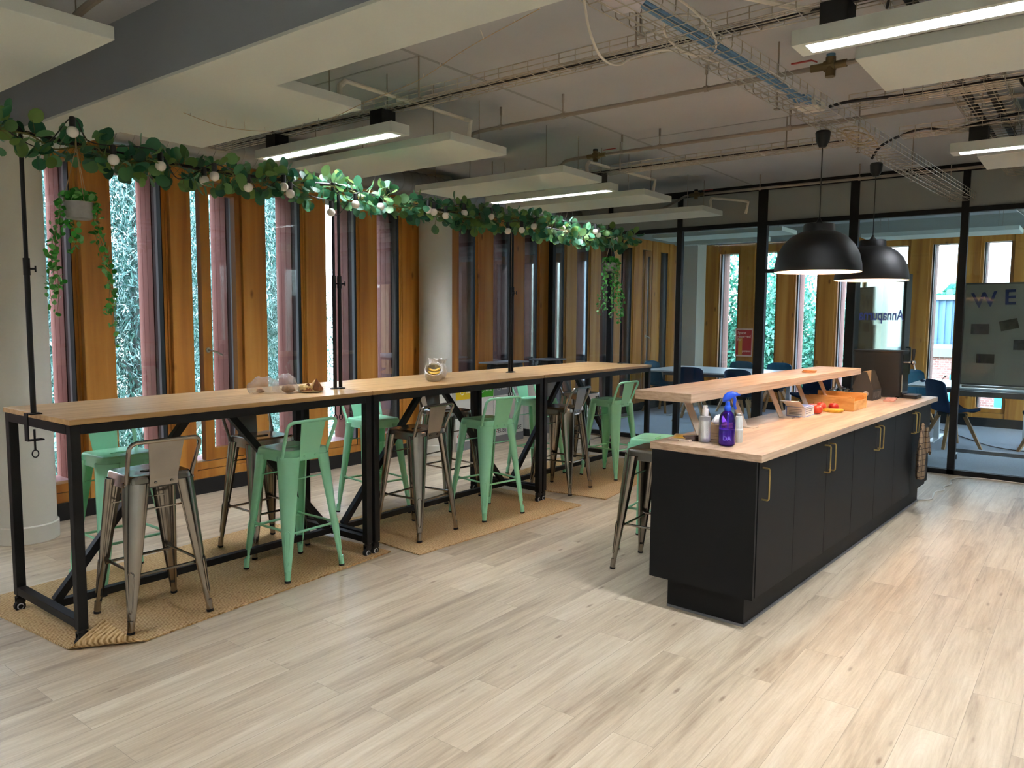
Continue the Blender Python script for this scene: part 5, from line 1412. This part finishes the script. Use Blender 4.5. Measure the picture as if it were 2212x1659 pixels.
MB().lathe([(.13, 0), (.15, .002), (.16, .88), (.15, .884)], 28).build('bin', M['greysteel'], t)

# ------------------------------------------------------------------ meeting room
def mtable(x0, x1, y0, y1, label, legs):
    t = thing('meeting_table', label, 'table', ((x0 + x1)/2, (y0 + y1)/2, 0), group='white meeting tables')
    hx, hy = (x1 - x0)/2, (y1 - y0)/2
    MB().prism(rrect(hx, hy, .05, 4), .715, .74).build('tabletop', M['whitetop'], t, bevel=.003)
    MB().box(-hx + .2, -hy + .25, .655, hx - .2, hy - .25, .70).build('under_frame', M['greysteel'], t)
    for sy in legs:
        MB().box(-.04, sy*hy - .03, .012, .04, sy*hy + .03, .655).build('leg', M['whitesteel'], t)
        MB().box(-hx*.75, sy*hy - .04, .0015, hx*.75, sy*hy + .04, .012).build('leg_base', M['whitesteel'], t)
    return t
mtable(11.0, 12.35, 3.35, 5.82, 'long white meeting table left of the meeting room door', (-.7, .7))
mtable(10.75, 12.0, -.3, 1.95, 'white meeting table behind the whiteboard', (-.12, .75))
def chair_proto(mat):
    t = thing('shell_chair', 'x', 'chair')
    # shell: a swept profile, seat then back, rounded at the top corners
    prof = [(.21, .452), (.225, .462), (.20, .470), (.10, .462), (0, .452), (-.10, .450), (-.165, .465), (-.205, .52), (-.225, .60), (-.245, .70), (-.262, .79), (-.27, .835)]
    wid = [.18, .20, .212, .222, .228, .228, .226, .222, .214, .205, .195, .165]
    m = 12; top = []; bot = []
    for i, ((y, z), w_) in enumerate(zip(prof, wid)):
        back = i > 6
        rt, rb = [], []
        for j in range(m + 1):
            q = -1 + 2*j/m
            x = w_*q; lift = .035*abs(q)**3
            yy, zz = (y + lift*1.1, z - (.02*abs(q)**4 if i == len(prof) - 1 else 0)) if back else (y, z + lift)
            dn = V3((0, -.022, .004)) if back else V3((0, 0, -.025))
            rt.append(V3((x, yy, zz))); rb.append(V3((x, yy, zz)) + dn)
        top.append(rt); bot.append(rb)
    rings_ = [a + list(reversed(b)) for a, b in zip(top, bot)]
    MB().rings(rings_).build('shell', mat, t, smooth=70)
    MB().box(-.12, -.12, .385, .12, .12, .424).build('under_seat', M['rubber'], t)
    for sx in (-1, 1):
        for sy in (-1, 1):
            a = V3((sx*.09, sy*.09, .42)); b = V3((sx*.235, sy*.235, 0))
            d_ = (V3((sx, sy, 0))).normalized(); tt = V3((-sy, sx, 0)).normalized()
            rs = [[p + d_*u*s_ + tt*v*.018 for u, v in ((1, 1), (-1, 1), (-1, -1), (1, -1))] for p, s_ in ((a, .026), (b, .016))]
            MB().rings(rs).build('leg', M['oakleg'], t)
    return t
cn = chair_proto(M['navy']); ct_ = chair_proto(M['teal'])
used2 = set()
def chair(p, x, y, deg, label):
    if p.name not in used2:
        used2.add(p.name); p.location = (x, y, .0015); p.rotation_euler.z = R(deg); p['label'] = label; p['group'] = 'meeting room chairs'
    else: dup(p, (x, y, .0015), R(deg), label, 'meeting room chairs')
chair(ct_, 11.65, 5.80, 170, 'blue chair at the window end of the long meeting table')
chair(cn, 10.86, 4.90, -80, 'navy chair seen from behind, nearest the left end of the raised shelf')
chair(cn, 10.88, 4.12, -92, 'navy chair seen from behind just left of the door jamb')
chair(ct_, 12.45, 4.85, 90, 'blue chair on the far side of the meeting table under the red notice')
chair(ct_, 12.45, 4.20, 92, 'blue chair on the far side of the meeting table right of the door jamb')
chair(cn, 11.35, 3.30, 80, 'navy chair beyond the raised shelf near the door leaf')
chair(cn, 10.75, 1.42, -140, 'navy chair with its back to the island beside the drink dispenser')
chair(ct_, 12.25, 2.10, 120, 'small blue chair back behind the tap of the dispenser')
chair(ct_, 10.72, .42, 20, 'blue chair pulled out behind the whiteboard')
t = thing('computer_mouse', 'dark computer mouse on the white meeting table', 'mouse', (11.35, 1.86, .74))
MB().sphere((0, 0, .018), .035, 14, 8, (1.5, .9, .5)).build('shell', M['navy'], t)
t = thing('desk_microphone', 'small silver gooseneck stand on the white meeting table', 'microphone', (11.25, 1.62, .74))
MB().cyl((0, 0, 0), (0, 0, .006), .03, .03, 14).tube(spline([(0, 0, .004), (0, -.005, .06), (0, -.03, .09)], 5), .004, 6).sphere((0, -.035, .094), .014, 10, 6).build('stand', M['steel'], t)
c = MB().tube(spline([(12.6, 2.2, .008), (12.2, 1.7, .008), (11.6, 1.35, .008), (11.0, .95, .008), (10.9, .4, .008), (11.5, -.1, .008)], 6), .006, 6).build('floor_cable', M['cableblack']); tag(c, 'black cable on the grey carpet under the meeting room chairs', 'cable')

# mobile whiteboard
wb = thing('whiteboard', 'mobile whiteboard with blue letters and taped photos behind the glass', 'whiteboard', (9.55, 0, 0))
yl, yr = 1.205, -.62
MB().box(-.009, yr + .012, .885, .009, yl - .012, 1.945).build('board', M['board'], wb)
mb = MB().box(-.014, yr, 1.945, .014, yl, 1.962).box(-.014, yr, .868, .014, yl, .885).box(-.014, yr, .885, .014, yr + .012, 1.945).box(-.014, yl - .012, .885, .014, yl, 1.945)
mb.build('frame', M['greysteel'], wb)
MB().box(-.085, yr + .1, .845, -.015, yl - .03, .866).build('pen_tray', M['whitesteel'], wb)
for y in (yl + .028, yr - .028):
    MB().box(-.016, y - .02, .10, .016, y + .02, 1.50).build('stand_post', M['greysteel'], wb)
    MB().box(-.26, y - .018, .075, .26, y + .018, .11).build('stand_foot', M['whitesteel'], wb)
    for x in (-.23, .23):
        MB().cyl((x, y, .09), (x, y, .05), .010, .010, 8).cyl((x, y - .012, .030), (x, y + .012, .030), .028, .028, 14).build('caster', M['rubber'], wb)
MB().box(-.015, yr - .01, .12, .015, yl + .01, .16).box(-.014, yr - .01, .74, .014, yl + .01, .80).build('stand_rail', M['greysteel'], wb)
for ch, y, z, rot in (('W', 1.02, 1.775, 5), ('E', .79, 1.80, 2)):
    text('lettering', ch, .22, M['inkblue'], wb, frame4((0, -1, 0), (0, 0, 1), (-.0105, y, z)) @ Matrix.Rotation(R(rot), 4, 'Z'), .001, 'CENTER', True)
for y, z, w_, h_, rot, c in ((1.045, 1.47, .165, .11, 0, '54464e'), (.785, 1.52, .165, .105, -14, '5e5c52'), (.98, 1.155, .165, .10, 0, '3c3436'), (.665, 1.31, .14, .105, 0, '48464a'), (.42, 1.45, .16, .11, -8, '5a5250')):
    Mx = Matrix.Translation((0, y, z)) @ Matrix.Rotation(R(rot), 4, 'X')
    MB().obox(Mx, -.0118, -w_/2, -h_/2, -.0095, w_/2, h_/2).build('photo_print', simple('photo_ink', c, .4, noise=.8, nscale=22), wb)
